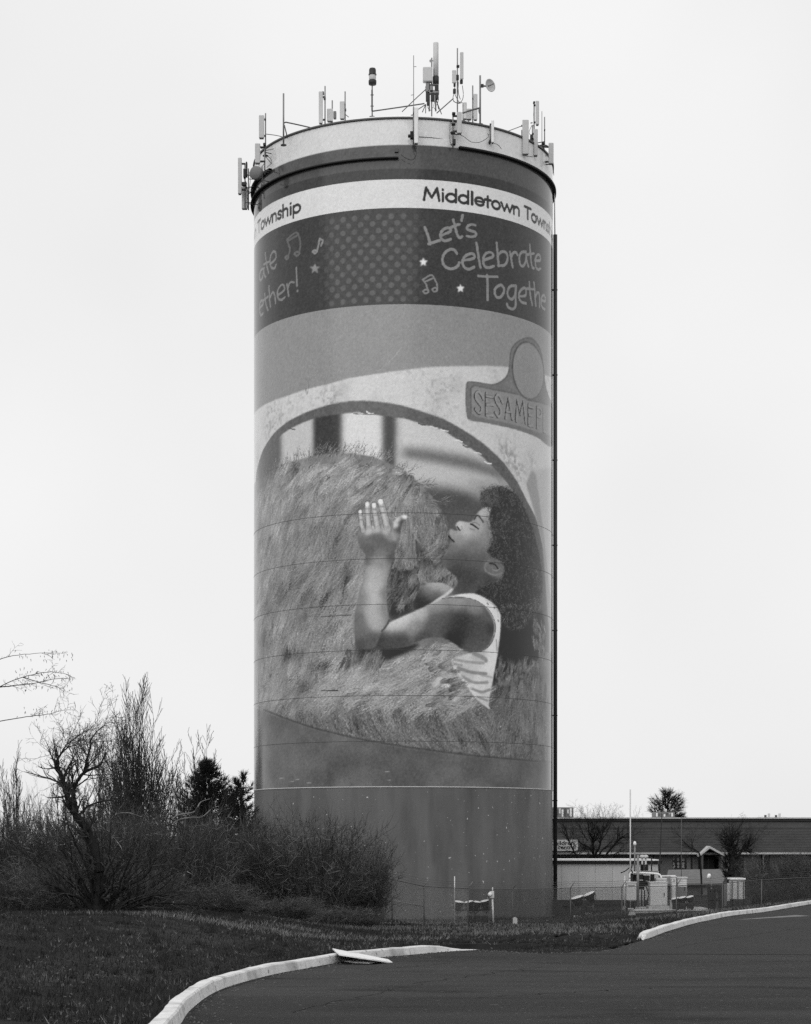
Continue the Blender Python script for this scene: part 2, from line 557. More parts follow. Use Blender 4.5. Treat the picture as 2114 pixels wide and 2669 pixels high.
def ring_pts(r, z, n, a0=0, a1=2*math.pi):
    return [(XC + r*math.sin(a0+(a1-a0)*k/n), D - r*math.cos(a0+(a1-a0)*k/n), z) for k in range(n+1)]
def band(prof, n=180, a0=0, a1=2*math.pi, ends=True):
    """lathed band: profile of (radius, z); closed when a full turn"""
    mb = MB(); vs = []; fs = []; full = abs(a1-a0-2*math.pi) < 1e-6
    m_ = n if full else n+1
    for r, z in prof:
        vs += ring_pts(r, z, n, a0, a1)[:m_]
    for i in range(len(prof)-1):
        for k in range(n):
            j = (k+1) % m_
            fs.append((i*m_+k, i*m_+j, (i+1)*m_+j, (i+1)*m_+k))
    mb.add(vs, fs, True)
    if not full and ends:
        mb.f.append(tuple(i*m_ for i in range(len(prof)))); mb.sm.append(False)
        mb.f.append(tuple(i*m_+m_-1 for i in range(len(prof)-1,-1,-1))); mb.sm.append(False)
    return mb
STEP = (Zc(1931.5) - Z_WRAP)
zc = [ZB, Z_WRAP-2*STEP, Z_WRAP-STEP, Z_WRAP]
for i in range(3):
    band([(R-.004*i, zc[i]), (R-.004*i, zc[i+1]+.002)]).build('shell_course', m_tower, tower)
band([(R-.03, Z_WRAP-.05), (R-.03, Z_TOP)], 96).build('inner_shell', m_tower, tower)
# roof: low dome with a rim angle
band([(.01, Z_TOP+2.0)] + [(R*k/10, Z_TOP + 2.0*(1-(k/10)**2)) for k in range(1, 11)], 96).build('roof_dome', m_white, tower)
band([(R+.02, Z_TOP-.10), (R+.07, Z_TOP-.08), (R+.07, Z_TOP+.02), (R-.1, Z_TOP+.02)]).build('rim_angle', m_galvd, tower)
# footing, its concrete darkened as contact shadow round the tower base
band([(R+.35, ZB), (R+.35, .18), (R+.01, .22)], 96).build('footing', mat('shaded_footing_concrete', .035, .9, .3, 2, .3), tower)
# stiffener rings: two part-turn girders
def aT(x): return math.asin(max(-1, min(1, (x - 1051.5) / 389.5)))
def girder(z, a0, a1, hgt, out, name):
    prof = [(R+.01, z-hgt), (R+out, z-hgt), (R+out, z), (R+.01, z), (R+.01, z-hgt)]
    band(prof, 90, a0, a1, False).build(name, m_black, tower)
z375 = Zc(375.5)
girder(z375+.02, aT(1186), 2*math.pi + aT(722), .12, .20, 'stiffener_ring')
girder(Zc(411), -math.pi + .2, aT(1040), .09, .20, 'stiffener_ring')
# weld seams every plate course
m_seam = mat('weld_seam_paint', .050, .6, .3, 2, 0, .3)
for k in range(0, 14):
    z = Z_WRAP + STEP*k
    if k == 0: continue
    if z > Zc(1300): break
    band([(R+.004, z-.013), (R+.013, z-.008), (R+.013, z+.008), (R+.004, z+.013)]).build('weld_seam', m_seam, tower)
band([(R+.004, Z_WRAP-.035), (R+.02, Z_WRAP-.03), (R+.02, Z_WRAP+.012), (R+.004, Z_WRAP+.02)]).build('wrap_edge', m_trim, tower)

# riser pipe down the right-hand side
ar = aT(1439.2)
pr = R + .10
ax = math.pi/2 - .085
px_, py_ = XC + pr*math.sin(ax), D - pr*math.cos(ax)
zt_ = CAMZ + (HY-612)*py_/F
MB().tube([(px_+.04, py_, -.2), (px_+.04, py_, zt_)], .115, 12).build('riser_pipe', m_dark, tower)
MB().tube([(px_+.02, py_, zt_), (px_+.0, py_, Z_TOP-1.5)], .035, 8).build('conduit', m_light, tower)
mb = MB(); mb.poly([(px_-.25, py_-.3, -.1), (px_+.95, py_-.3, -.1), (px_+.75, py_-.3, .18), (px_+.16, py_-.3, 1.05), (px_-.12, py_-.3, 1.05)], (0,.55,0))
mb.build('pipe_shoe', m_dark, tower)
zz = 1.8
while zz < zt_ - .5:
    MB().box((px_-.14, py_-.05, zz), (px_+.17, py_+.14, zz+.06)).build('pipe_bracket', m_dark, tower)
    zz += STEP*2

# ------------------------------------------------------------------ the printed mural (painted on the tower's own surface)
RES = .025
TH = 1.72
UW = int(2*TH*R/RES)+1
V0, V1 = Z_WRAP, Z_TOP - .08
VH = int((V1-V0)/RES)+1
def surf(P):
    """photograph pixels -> canvas (column,row) on the unrolled tower surface"""
    P = np.atleast_2d(np.asarray(P, float))
    dx = (P[:,0]-CX)/F; dz = (HY-P[:,1])/F
    a = dx*dx+1; b = -2*(dx*XC + D); c = XC*XC + D*D - R*R
    t = (-b - np.sqrt(np.maximum(b*b-4*a*c, 0)))/(2*a)
    th = np.arctan2(t*dx - XC, D - t)
    u = (th + TH)*R/RES
    v = (CAMZ + t*dz - V0)/RES
    return np.stack([u, v], -1)
CV = np.full((VH, UW), 140.0)
ROW = np.arange(VH)[:,None]; COLI = np.arange(UW)[None,:]
def vrow(y): return (Zc(y)-V0)/RES
def blur(a, r):
    r = max(int(round(r)), 1)
    for ax in (0, 1):
        for _ in range(2):
            pad = [(0,0),(0,0)]; pad[ax] = (r+1, r)
            c = np.cumsum(np.pad(a, pad, mode='edge'), axis=ax)
            n = a.shape[ax]
            hi = np.take(c, np.arange(2*r+1, 2*r+1+n), axis=ax); lo = np.take(c, np.arange(0, n), axis=ax)
            a = (hi-lo)/(2*r+1)
    return a
class Msk:
    def __init__(s, m, r0, c0): s.m, s.r0, s.c0 = m, r0, c0
    @property
    def sl(s): return (slice(s.r0, s.r0+s.m.shape[0]), slice(s.c0, s.c0+s.m.shape[1]))
def polymask(P, soft=1.0, spline=True, pad=None):
    P = np.asarray(P, float)
    if spline: P = catmull(P, 6, True)
    q = surf(P)
    pd = int(soft*4+4) if pad is None else pad
    c0 = max(int(q[:,0].min())-pd, 0); c1 = min(int(q[:,0].max())+pd, UW)
    r0 = max(int(q[:,1].min())-pd, 0); r1 = min(int(q[:,1].max())+pd, VH)
    m = np.zeros((r1-r0, c1-c0), bool)
    rows = np.arange(r0, r1)+.5; cols = np.arange(c0, c1)+.5
    n = len(q)
    for i in range(n):
        x0, y0 = q[i]; x1, y1 = q[(i+1)%n]
        if y0 == y1: continue
        k = np.nonzero((y0 > rows) != (y1 > rows))[0]
        if len(k) == 0: continue
        xi = x0+(rows[k]-y0)/(y1-y0)*(x1-x0)
        m[k] ^= cols[None,:] > xi[:,None]
    m = m.astype(float)
    return Msk(blur(m, soft) if soft >= .5 else m, r0, c0)
def fill(mk, val):
    sl = mk.sl
    v = val[sl] if isinstance(val, np.ndarray) else val
    CV[sl] = CV[sl]*(1-mk.m) + v*mk.m
def field(base, blobs, sl=None, con=1.28):
    """inverse-distance style shading field from (x,y,value,radius) points, canvas space"""
    num = np.full((VH, UW), base*.15); den = np.full((VH, UW), .15)
    for x, y, val, rad in blobs:
        c = surf([(x, y)])[0]; rr = rad*.0202/RES
        r0, r1 = int(max(c[1]-3*rr,0)), int(min(c[1]+3*rr, VH)); c0, c1 = int(max(c[0]-3*rr,0)), int(min(c[0]+3*rr, UW))
        if r1 <= r0 or c1 <= c0: continue
        w = np.exp(-(((COLI[:,c0:c1]-c[0])**2 + (ROW[r0:r1]-c[1])**2)/(rr*rr)))
        num[r0:r1,c0:c1] += w*val; den[r0:r1,c0:c1] += w
    return np.clip(112 + (num/den-112)*con, 20, 244)
def stroke(P, wT, val, soft=.8, spline=True, alpha=1.0):
    P = np.asarray(P, float)
    if spline and len(P) > 2: P = catmull(P, 5)
    q = surf(P); hw = wT*.0202/RES/2
    pd = int(hw+4)
    c0 = max(int(q[:,0].min())-pd, 0); c1 = min(int(q[:,0].max())+pd, UW)
    r0 = max(int(q[:,1].min())-pd, 0); r1 = min(int(q[:,1].max())+pd, VH)
    if c1 <= c0 or r1 <= r0: return
    X = COLI[:,c0:c1]; Y = ROW[r0:r1]
    best = np.full((r1-r0, c1-c0), 1e9)
    for i in range(max(len(q)-1, 1)):
        a = q[i]; b = q[min(i+1, len(q)-1)]; e = b-a; L2 = (e**2).sum()+1e-9
        t = np.clip(((X-a[0])*e[0]+(Y-a[1])*e[1])/L2, 0, 1)
        best = np.minimum(best, np.hypot(X-a[0]-t*e[0], Y-a[1]-t*e[1]))
    m = np.clip((hw-best)/max(soft,.3)+.5, 0, 1)*alpha
    fill(Msk(m, r0, c0), val)

# level bands
def setband(y0, y1, val):
    a, b = int(round(vrow(y1))), int(round(vrow(y0)))
    CV[max(a,0):max(b,0)] = val
setband(200, 375.5, 208); setband(375.5, 440, 84); setband(440, 466.5, 64)
setband(466.5, 541, 214); setband(541, 792.5, 66); setband(792.5, 2051, 144)
NZ1 = fbm(COLI*.02+0*ROW, ROW*.02+0*COLI, 4, 21)
NZ2 = fbm(COLI*.15+0*ROW, ROW*.15+0*COLI, 3, 5)
# polka dots on the dark band
ua, ub = surf([(838, 650)])[0][0], surf([(1108, 650)])[0][0]
va, vb = vrow(790), vrow(548)
du, dv = .66/RES, .365/RES
r_ = 0; v = va + dv*.6
while v < vb - 3:
    u = ua + (du/2 if r_ % 2 else 0) - du*.5*(random.random()*.1)
    while u < ub:
        f = min(1, (u-ua)/(1.2/RES)+.25) * min(1, (ub-u)/(1.6/RES)+.25)
        rr = .15/RES
        a0, a1, b0, b1 = int(v-rr*2), int(v+rr*2), int(u-rr*2), int(u+rr*2)
        if a0 > 0 and b0 > 0:
            dd = np.hypot(COLI[:,b0:b1]-u, ROW[a0:a1]-v)
            CV[a0:a1,b0:b1] += 26*f*np.clip((rr-dd)/2.6+.5, 0, 1)
        u += du
    v += dv; r_ += 1

# ---- lettering: geometric sans for the place name
GL = {
 'M': (.92, [[(.06,0),(.17,.98),(.46,.22),(.75,.98),(.86,0)]]),
 'T': (.62, [[(.02,.94),(.60,.94)],[(.31,.94),(.31,0)]]),
 'i': (.26, [[(.13,0),(.13,.62)],[(.13,.90),(.13,.91)]]),
 'l': (.25, [[(.13,0),(.13,1.0)]]),
 'd': (.68, ['o', [(.58,0),(.58,1.0)]]),
 'p': (.68, ['o', [(.09,-.32),(.09,.62)]]),
 'o': (.66, ['o']),
 'e': (.64, [[(.09,.34),(.58,.34),(.56,.47),(.46,.60),(.33,.64),(.18,.60),(.08,.46),(.07,.30),(.12,.14),(.24,.04),(.38,.02),(.50,.08),(.56,.16)]]),
 't': (.40, [[(.2,0),(.2,.86)],[(.02,.60),(.38,.60)]]),
 'w': (.86, [[(.03,.64),(.23,.03),(.43,.60),(.63,.03),(.83,.64)]]),
 'n': (.60, [[(.09,0),(.09,.62)],[(.09,.40),(.16,.58),(.30,.64),(.43,.58),(.49,.42),(.49,0)]]),
 'h': (.60, [[(.09,0),(.09,1.0)],[(.09,.40),(.16,.58),(.30,.64),(.43,.58),(.49,.42),(.49,0)]]),
 's': (.46, [[(.40,.54),(.32,.63),(.20,.64),(.10,.57),(.10,.46),(.20,.36),(.32,.28),(.38,.17),(.31,.05),(.19,.01),(.05,.10)]]),
 ' ': (.36, []),
}
def cstroke(q, hw, val):
    q = np.asarray(q, float); pd = int(hw+4)
    c0 = max(int(q[:,0].min())-pd, 0); c1 = min(int(q[:,0].max())+pd, UW)
    r0 = max(int(q[:,1].min())-pd, 0); r1 = min(int(q[:,1].max())+pd, VH)
    if c1 <= c0 or r1 <= r0: return
    X = COLI[:,c0:c1]; Y = ROW[r0:r1]; best = np.full((r1-r0, c1-c0), 1e9)
    for i in range(len(q)-1):
        a, b = q[i], q[i+1]; e = b-a; L2 = (e**2).sum()+1e-9
        t = np.clip(((X-a[0])*e[0]+(Y-a[1])*e[1])/L2, 0, 1)
        best = np.minimum(best, np.hypot(X-a[0]-t*e[0], Y-a[1]-t*e[1]))
    fill(Msk(np.clip((hw-best)+.5, 0, 1), r0, c0), val)
def sans(text, u0, v0, cap, wmul, val, hw):
    u = u0
    for ch in text:
        w, ss = GL[ch]
        for s_ in ss:
            if s_ == 'o':
                cxo = .33 if ch != 'd' else .32
                pts = [(cxo+.26*math.cos(a), .32+.32*math.sin(a)) for a in np.linspace(0, 2*math.pi, 28)]
            else: pts = catmull(s_, 4) if len(s_) > 5 else s_
            cstroke([(u + x*cap*wmul, v0 + y*cap) for x, y in pts], hw, val)
        u += w*cap*wmul
    return u
def twidth(text): return sum(GL[c][0] for c in text)
base_v = surf([(1102, 521.0)])[0][1]
uM, un = surf([(1102,521)])[0][0], surf([(1356,566)])[0][0]
cap = .66/RES
wm = (un-uM)/(twidth('Middletown')*cap)
ue = sans('Middletown Township', uM, base_v, cap, wm, 58, .073/RES)
up = surf([(786, 561)])[0][0]
sans('Middletown Township', up-(ue-uM), base_v, cap, wm, 60, .073/RES)

# ---- hand lettering
def z4(pts): return [(1050+.2459*x, 460+.2459*y) for x, y in pts]
def z3(pts): return [(640+.2459*x, 480+.2459*y) for x, y in pts]
HW = 7.4; HC = 136
for s_ in [
 [(232,540),(262,615),(290,715)], [(275,712),(330,695),(390,678)],
 [(400,630),(455,605),(503,580),(505,555),(470,545),(420,570),(398,620),(412,665),(450,682),(508,665)],
 [(535,458),(560,560),(585,635),(605,652),(628,635)], [(500,548),(550,522),(598,508)], [(634,412),(620,465)],
 [(768,518),(730,508),(690,525),(682,558),(720,575),(765,590),(772,620),(740,640),(680,632)],
 [(572,815),(545,780),(500,775),(445,810),(420,870),(430,930),(470,967),(520,977),(575,955),(598,915)],
 [(640,890),(700,880),(755,862),(750,825),(710,820),(660,845),(632,900),(650,960),(700,982),(755,960)],
 [(780,705),(800,840),(822,965)],
 [(850,890),(905,870),(955,850),(950,815),(910,803),(865,835),(850,900),(870,955),(915,967),(965,950)],
 [(993,705),(1005,830),(1015,950)], [(1010,945),(1070,940),(1105,900),(1110,840),(1085,800),(1040,800),(1008,840)],
 [(1135,800),(1150,890),(1165,960)], [(1145,860),(1165,815),(1195,803),(1215,830)],
 [(1300,800),(1260,805),(1235,850),(1240,920),(1265,952),(1290,930),(1305,870),(1305,800)], [(1305,800),(1312,880),(1330,955)],
 [(1345,725),(1355,850),(1370,960),(1390,972)], [(1320,830),(1390,815)],
 [(1400,890),(1455,890),(1452,835),(1425,830),(1405,880),(1410,960),(1435,987),(1460,975)],
 [(800,1055),(900,1062),(1003,1062)], [(893,1045),(897,1180),(897,1310)],
 [(1030,1150),(985,1180),(973,1230),(995,1278),(1035,1278),(1065,1240),(1072,1190),(1050,1155),(1030,1150)],
 [(1190,1160),(1140,1165),(1112,1210),(1115,1270),(1150,1302),(1185,1270),(1195,1200),(1198,1160)], [(1198,1160),(1195,1290),(1195,1370),(1165,1407),(1115,1385),(1105,1350)],
 [(1230,1265),(1270,1270),(1305,1250),(1300,1190),(1270,1188),(1235,1230),(1232,1290),(1260,1332),(1305,1345)],
 [(1340,1120),(1350,1250),(1370,1360)], [(1315,1190),(1385,1195)],
 [(1390,1125),(1400,1250),(1408,1370)], [(1408,1270),(1425,1230),(1445,1250),(1450,1385)],
 [(1465,1310),(1510,1320),(1500,1262),(1475,1275),(1465,1340),(1480,1390),(1505,1412)],
]: stroke(z4(s_), HW, HC, 1.0)
for s_ in [
 [(200,890),(165,910),(148,975),(160,1018),(182,985),(196,900)], [(196,900),(200,960),(215,985)],
 [(210,730),(225,850),(245,940)], [(195,850),(250,822)],
 [(262,845),(320,790),(318,722),(288,718),(262,790),(272,880),(308,892),(326,850)],
 [(150,1310),(188,1270),(178,1232),(156,1255),(148,1330),(162,1388),(188,1368)],
 [(205,1160),(215,1260),(238,1335)], [(190,1232),(240,1192)],
 [(250,1080),(255,1190),(264,1300)], [(262,1200),(288,1148),(310,1178),(320,1262)],
 [(338,1180),(412,1122),(402,1068),(370,1078),(340,1140),(350,1212),(385,1228),(418,1198)],
 [(440,1060),(450,1120),(460,1185)], [(450,1105),(475,1042),(515,1042)],
 [(540,885),(543,980),(547,1078)], [(553,1128),(553,1131)],
]: stroke(z3(s_), 6.6, 126, 1.0)
def star(cx, cy, r, val, conv):
    P = []
    for k in range(10):
        a = math.pi/2 + k*math.pi/5; rr = r if k % 2 == 0 else r*.42
        P.append((cx+rr*math.cos(a), cy-rr*math.sin(a)))
    fill(polymask(conv(P), .6, False), val)
star(220, 906, 52, 240, z4); star(613, 1186, 50, 238, z4); star(738, 893, 60, 140, z3)
for s_ in [[(212,1092),(300,1045),(345,1100),(366,1160),(366,1190)], [(212,1092),(245,1145),(268,1210)], [(240,1112),(318,1078)],
           [(215,1215),(240,1198),(268,1210),(262,1230),(232,1236),(215,1215)], [(312,1195),(340,1180),(366,1192),(355,1215),(325,1218),(312,1195)]]:
    stroke(z4(s_), 4.6, 130, .9)
for s_, c in [([(440,590),(540,512),(582,620),(572,715)],100), ([(440,590),(472,690),(450,770)],100), ([(460,595),(545,548)],98),
           ([(420,775),(440,760),(458,775),(440,795),(420,775)],104), ([(520,735),(548,715),(572,735),(545,758),(520,735)],104),
           ([(785,580),(775,640),(760,705)],134), ([(785,580),(820,600),(800,652)],134), ([(712,712),(735,700),(758,712),(735,735),(712,712)],134)]:
    stroke(z3(s_), 6.0, c, 1.2)

# ---- stone arch
def z5(pts): return [(650+.24*x, 850+.24*y) for x, y in pts]
def z6(pts): return [(1050+.24*x, 850+.24*y) for x, y in pts]
stone_top = [(640,1085),(691,1054),(746,1032),(794,1016),(854,1001),(902,987),(962,977),(1055,964),(1098,958),(1194,954),(1326,956),(1400,972),(1441,990)]
st = polymask(stone_top + [(1441,1500),(640,1500)], 1.2, False)
fill(st, np.clip(206 - 18*np.clip((ROW*0 + COLI*0 + 1 - NZ1)*2-1.0, 0, 1) - 26*np.clip(NZ2-.52, 0, 1)*4*np.clip(fbm(COLI*.012+0*ROW, ROW*.012+0*COLI, 3, 9)*2.2-.7, 0, 1), 120, 225))
# darker moss on the left of the arch and on its right flank
for x, y, rr, k in [(705,1075,22,28),(760,1050,20,22),(855,1035,20,44),(875,1043,22,30),(700,1120,22,26),(735,1090,20,20),(1330,1190,26,40),(1355,1225,26,44),(1310,1165,18,24),(1385,1200,26,25)]:
    c = surf([(x,y)])[0]; r1 = rr*.0202/RES
    CV -= k*np.exp(-(((COLI-c[0])/r1)**2+((ROW-c[1])/r1)**2))*np.clip(NZ2*3.2-1.0, 0, 1)
arch_out = [(668,1235),(686,1172),(715,1128),(751,1098),(794,1076),(830,1063),(866,1052),(914,1045),(962,1044),(1010,1049),(1055,1058),(1098,1071),(1158,1092),(1218,1126),(1266,1160),(1314,1206),(1350,1258),(1374,1306),(1398,1352),(1414,1420),(1424,1500),(1430,1620),(1432,1760),(1430,1900),(1424,1986)]
fill(polymask(arch_out + [(1382,1983),(1256,1972),(1161,1961),(1060,1947),(945,1928),(874,1912),(812,1896),(743,1872),(687,1850),(640,1842),(640,1500)], 1.2, False), np.clip(98 + 24*(NZ2-.5) + 0*ROW, 0, 255))
arch_in = [(682,1215),(703,1172),(734,1133),(758,1116),(816,1091),(854,1083),(892,1077),(938,1074),(995,1083),(1055,1090),(1098,1104),(1153,1119),(1206,1155),(1230,1169),(1261,1193),(1290,1222),(1321,1256),(1345,1290),(1372,1350),(1392,1420),(1404,1500),(1412,1620),(1415,1760),(1412,1900),(1405,1984)]
AM = polymask(arch_in + [(1382,1983),(1256,1972),(1161,1961),(1060,1947),(945,1928),(874,1912),(812,1896),(743,1872),(687,1850),(640,1842),(640,1300)], 1.0, False)
BGI = np.full((VH, UW), 168.0)
def bgpoly(P, val, soft):
    global BGI
    mk = polymask(P, soft, False, pad=int(soft*4+6)); sl = mk.sl
    BGI[sl] = BGI[sl]*(1-mk.m) + val*mk.m
bgpoly([(640,1080),(730,1080),(738,1200),(640,1420)], 96, 10)
bgpoly([(738,1070),(818,1070),(818,1230),(735,1240)], 196, 8)
bgpoly([(818,1065),(893,1065),(893,1260),(818,1260)], 66, 5)
bgpoly([(897,1060),(997,1060),(1000,1300),(890,1300)], 216, 8)
bgpoly([(1000,1065),(1035,1065),(1030,1290),(1000,1290)], 70, 5)
bgpoly([(1040,1070),(1200,1130),(1300,1230),(1300,1330),(1040,1330)], 204, 9)
bgpoly([(1050,1165),(1120,1172),(1220,1190),(1310,1225),(1310,1255),(1220,1228),(1110,1205),(1050,1195)], 112, 9)
bgpoly([(1050,1200),(1180,1222),(1300,1252),(1300,1290),(1050,1262)], 192, 10)
bgpoly([(1080,1262),(1180,1272),(1290,1300),(1290,1380),(1230,1360),(1150,1400),(1090,1380)], 84, 10)
bgpoly([(1210,1255),(1300,1262),(1330,1300),(1260,1310)], 150, 14)
bgpoly([(1160,1330),(1250,1330),(1250,1420),(1160,1420)], 92, 10)
bgpoly([(1380,1350),(1420,1500),(1430,1986),(1390,1986),(1392,1600)], 132, 12)
fill(AM, BGI)
# peeling edge of the arch print
for x, y in [(1100,1106),(1130,1114),(1158,1122),(1195,1150),(1215,1163),(1245,1182),(1272,1206),(760,1118),(948,1074),(965,1076)]:
    stroke([(x-9,y-3),(x,y+random.uniform(-2,3)),(x+9,y+2)], 3.2, random.choice([232,90,215]), .8)
stroke([(922,1078),(950,1080),(975,1079),(978,1074)], 2.0, 90, .8)

# ---- right-hand pier beside the arch
fill(polymask([(1371,1262),(1386,1225),(1400,1235),(1412,1330),(1428,1480),(1441,1480),(1441,1700),(1428,1620),(1414,1420),(1392,1330)], 3, False), 156)
fill(polymask([(1395,1225),(1441,1215),(1441,1640),(1430,1520),(1416,1380)], 4, False), 186)

# ---- shaggy pile the child leans on: strands brushed over the print
FUR = np.full((VH, UW), 116.0) + 44*(NZ1-.5)
FMASK_P = [(640,1265),(690,1242),(735,1212),(790,1194),(850,1182),(915,1180),(975,1190),(1035,1215),(1085,1250),(1125,1290),(1152,1330),(1164,1372),(1168,1400),(1163,1425),(1150,1458),(1146,1490),(1165,1520),(1180,1560),(1330,1700),(1300,1770),(1330,1772),(1388,1752),(1420,1700),(1441,1700),(1441,1986),(1382,1983),(1256,1972),(1161,1961),(1060,1947),(945,1928),(874,1912),(812,1896),(743,1872),(687,1850),(640,1842)]
FM = polymask(FMASK_P, 1.0, False)
fill(FM, FUR)
FMfull = np.zeros((VH, UW)); FMfull[FM.sl] = FM.m
def fur(n, box, ang, spread, ln, vals, alpha=.55, curve=.5, mask=FMfull, w=1):
    """n strands scattered in a box of photograph pixels, brushed along ang (degrees, 0 = right, 90 = up)"""
    x = RNG.uniform(box[0], box[2], n); y = RNG.uniform(box[1], box[3], n)
    q = surf(np.stack([x, y], -1))
    a0 = np.radians(ang + spread*(fbm(q[:,0]*.012, q[:,1]*.012, 2, 33)*2-1)*1.4 + RNG.normal(0, 9, n))
    L = ln*.0202/RES*RNG.uniform(.5, 1.3, n); cv = RNG.normal(0, curve, n)
    val = RNG.uniform(vals[0], vals[1], n)
    K = 26
    t = np.linspace(0, 1, K)[None,:]
    aa = a0[:,None] + cv[:,None]*t
    st_ = (L/K)[:,None]
    xs = q[:,0:1] + np.cumsum(np.cos(aa)*st_, 1); ys = q[:,1:2] + np.cumsum(np.sin(aa)*st_, 1)
    al = alpha*np.sin(np.pi*np.clip(t*.95+.05, 0, 1))*np.ones_like(xs)
    for ox in range(w):
        xi = np.round(xs+ox).astype(int); yi = np.round(ys).astype(int)
        ok = (xi >= 0) & (xi < UW) & (yi >= 0) & (yi < VH)
        X, Y, A = xi[ok], yi[ok], al[ok]
        A = A*mask[Y, X]
        Vv = np.broadcast_to(val[:,None], xs.shape)[ok]
        CV[Y, X] = CV[Y, X]*(1-A) + Vv*A
def fshade(x, y, rx, ry, dv):
    c = surf([(x,y)])[0]
    CV[...] += dv*np.exp(-(((COLI-c[0])/(rx*.0202/RES))**2+((ROW-c[1])/(ry*.0202/RES))**2))*FMfull
for a in [(780,1260,110,50,10),(900,1215,120,40,8),(1040,1300,90,60,8),(720,1340,60,90,14),(880,1400,130,90,-14),(1080,1420,70,60,-10),(760,1520,80,40,-26),(840,1560,80,30,-30),(1000,1500,60,50,-26),(1090,1500,50,40,-30),
          (740,1620,70,50,6),(860,1640,70,50,-14),(770,1720,40,30,-22),(790,1790,30,20,-38),(880,1750,40,20,-36),(940,1760,30,20,-30),(950,1720,60,20,10),(1010,1780,90,30,18),(1120,1700,80,20,24),(1060,1850,150,30,-10),
          (700,1800,40,30,14),(860,1850,120,25,6),(960,1880,40,20,-24),(1060,1880,50,18,-20),(1200,1880,90,40,-12),(1330,1880,50,60,-22),(1340,1800,40,30,-4),(1180,1940,120,14,-24),(1330,1950,60,20,-26),(900,1905,60,10,-22),(1010,1930,70,10,-26)]:
    fshade(*a)
ones = np.ones((VH, UW))
def tufts(n, region, ang, spread, ln, wid, lo, hi, mask, strands=24, alpha=.8):
    """locks of the shaggy pile: each a bundle of strands, dark at the root and pale at the tip"""
    x = RNG.uniform(region[0], region[2], n); y = RNG.uniform(region[1], region[3], n)
    o = np.argsort(-y)
    q = surf(np.stack([x, y], -1)[o])
    fl = (fbm(q[:,0]*.010, q[:,1]*.010, 2, 33)*2-1)
    a0 = np.radians(ang + spread*1.5*fl + RNG.normal(0, 7, n))
    L = ln*.0202/RES*RNG.uniform(.55, 1.35, n); wd_ = wid*.0202/RES*RNG.uniform(.6, 1.3, n)
    br = RNG.normal(0, 13, n)
    K = 34; t = np.linspace(0, 1, K)[None,:]
    for k in range(n):
        if mask[int(np.clip(q[k,1],0,VH-1)), int(np.clip(q[k,0],0,UW-1))] < .3: continue
        s0 = RNG.uniform(-1, 1, strands)[:,None]
        cv = RNG.normal(0, .22) + RNG.normal(0, .16, strands)[:,None]
        aa = a0[k] + cv*t*1.6
        st_ = L[k]*RNG.uniform(.65, 1.1, strands)[:,None]/K
        taper = np.sin(np.clip(t*.9+.12, 0, 1)*np.pi)**.6
        xs = q[k,0] + np.cumsum(np.cos(aa)*st_, 1) - np.sin(a0[k])*s0*wd_[k]*taper
        ys = q[k,1] + np.cumsum(np.sin(aa)*st_, 1) + np.cos(a0[k])*s0*wd_[k]*taper
        v_ = lo + (hi-lo)*t**.7 + br[k] + RNG.normal(0, 19, strands)[:,None]
        al = alpha*np.clip(t*7, 0, 1)*np.clip((1-t)*3.2, 0, 1)*np.ones_like(xs)
        for ox, oy in ((0, 0), (1, 0)):
            xi = np.clip(np.round(xs+ox).astype(int), 0, UW-1); yi = np.clip(np.round(ys+oy).astype(int), 0, VH-1)
            A = al*mask[yi, xi]
            CV[yi, xi] = CV[yi, xi]*(1-A) + np.broadcast_to(v_, xs.shape)*A
SOFT = np.clip(blur(FMfull, 6)*2.2, 0, 1)
tufts(420, (655,1795,1432,1985), 318, 22, 92, 10, 82, 122, FMfull)
tufts(150, (1290,1745,1436,1975), 268, 16, 84, 9, 74, 120, FMfull)
tufts(380, (655,1590,960,1815), 236, 44, 96, 10, 80, 156, FMfull)
for cx_, cy_, rx_, ry_, dv_ in [(690,1660,40,26,-30),(760,1705,50,18,-44),(850,1735,60,15,-48),(930,1752,44,14,-46),(790,1792,26,16,-36),(985,1520,40,46,-30),(1080,1480,60,40,-26)]:
    fshade(cx_, cy_, rx_, ry_, dv_)
tufts(280, (900,1672,1300,1822), 208, 18, 104, 10, 92, 176, FMfull)
tufts(640, (655,1200,1010,1610), 236, 34, 98, 9, 84, 158, SOFT)
tufts(220, (960,1225,1170,1520), 244, 34, 72, 9, 84, 150, SOFT)
tufts(110, (680,1188,1130,1275), 232, 30, 70, 8, 92, 162, SOFT)
for cx_, cy_, rx_, ry_, dv_ in [(860,1225,120,40,16),(720,1330,60,110,16),(1060,1300,60,50,10),(900,1440,120,80,-14),(780,1560,110,40,-20),(1100,1430,50,50,-14)]:
    fshade(cx_, cy_, rx_, ry_, dv_)
# tips breaking out of the top edge over the blurred colonnade
for (x, y, n, a) in [(700,1245,26,115),(740,1215,30,105),(790,1198,40,80),(840,1186,46,62),(880,1182,50,55),(930,1183,30,60),(985,1195,30,50),(1040,1222,26,40),(1090,1258,22,30),(1130,1302,16,20)]:
    fur(n, (x-26,y-2,x+26,y+16), a, 22, 44, (120,176), .8, .6, ones)
    fur(n//2, (x-26,y-2,x+26,y+16), a, 22, 38, (70,100), .75, .6, ones)
stroke([(687,1850),(743,1872),(812,1896),(874,1912),(945,1928),(1060,1947),(1161,1961),(1256,1972),(1382,1983),(1440,1987)], 5, 60, 4, alpha=.8)
fill(polymask([(640,1842),(687,1852),(743,1874),(812,1898),(874,1914),(945,1930),(1060,1949),(1161,1963),(1256,1974),(1382,1985),(1445,1989),(1445,2100),(640,2100)], .8, False), np.clip(100 + 16*(NZ1-.5)*2 + 0*ROW, 0, 255))
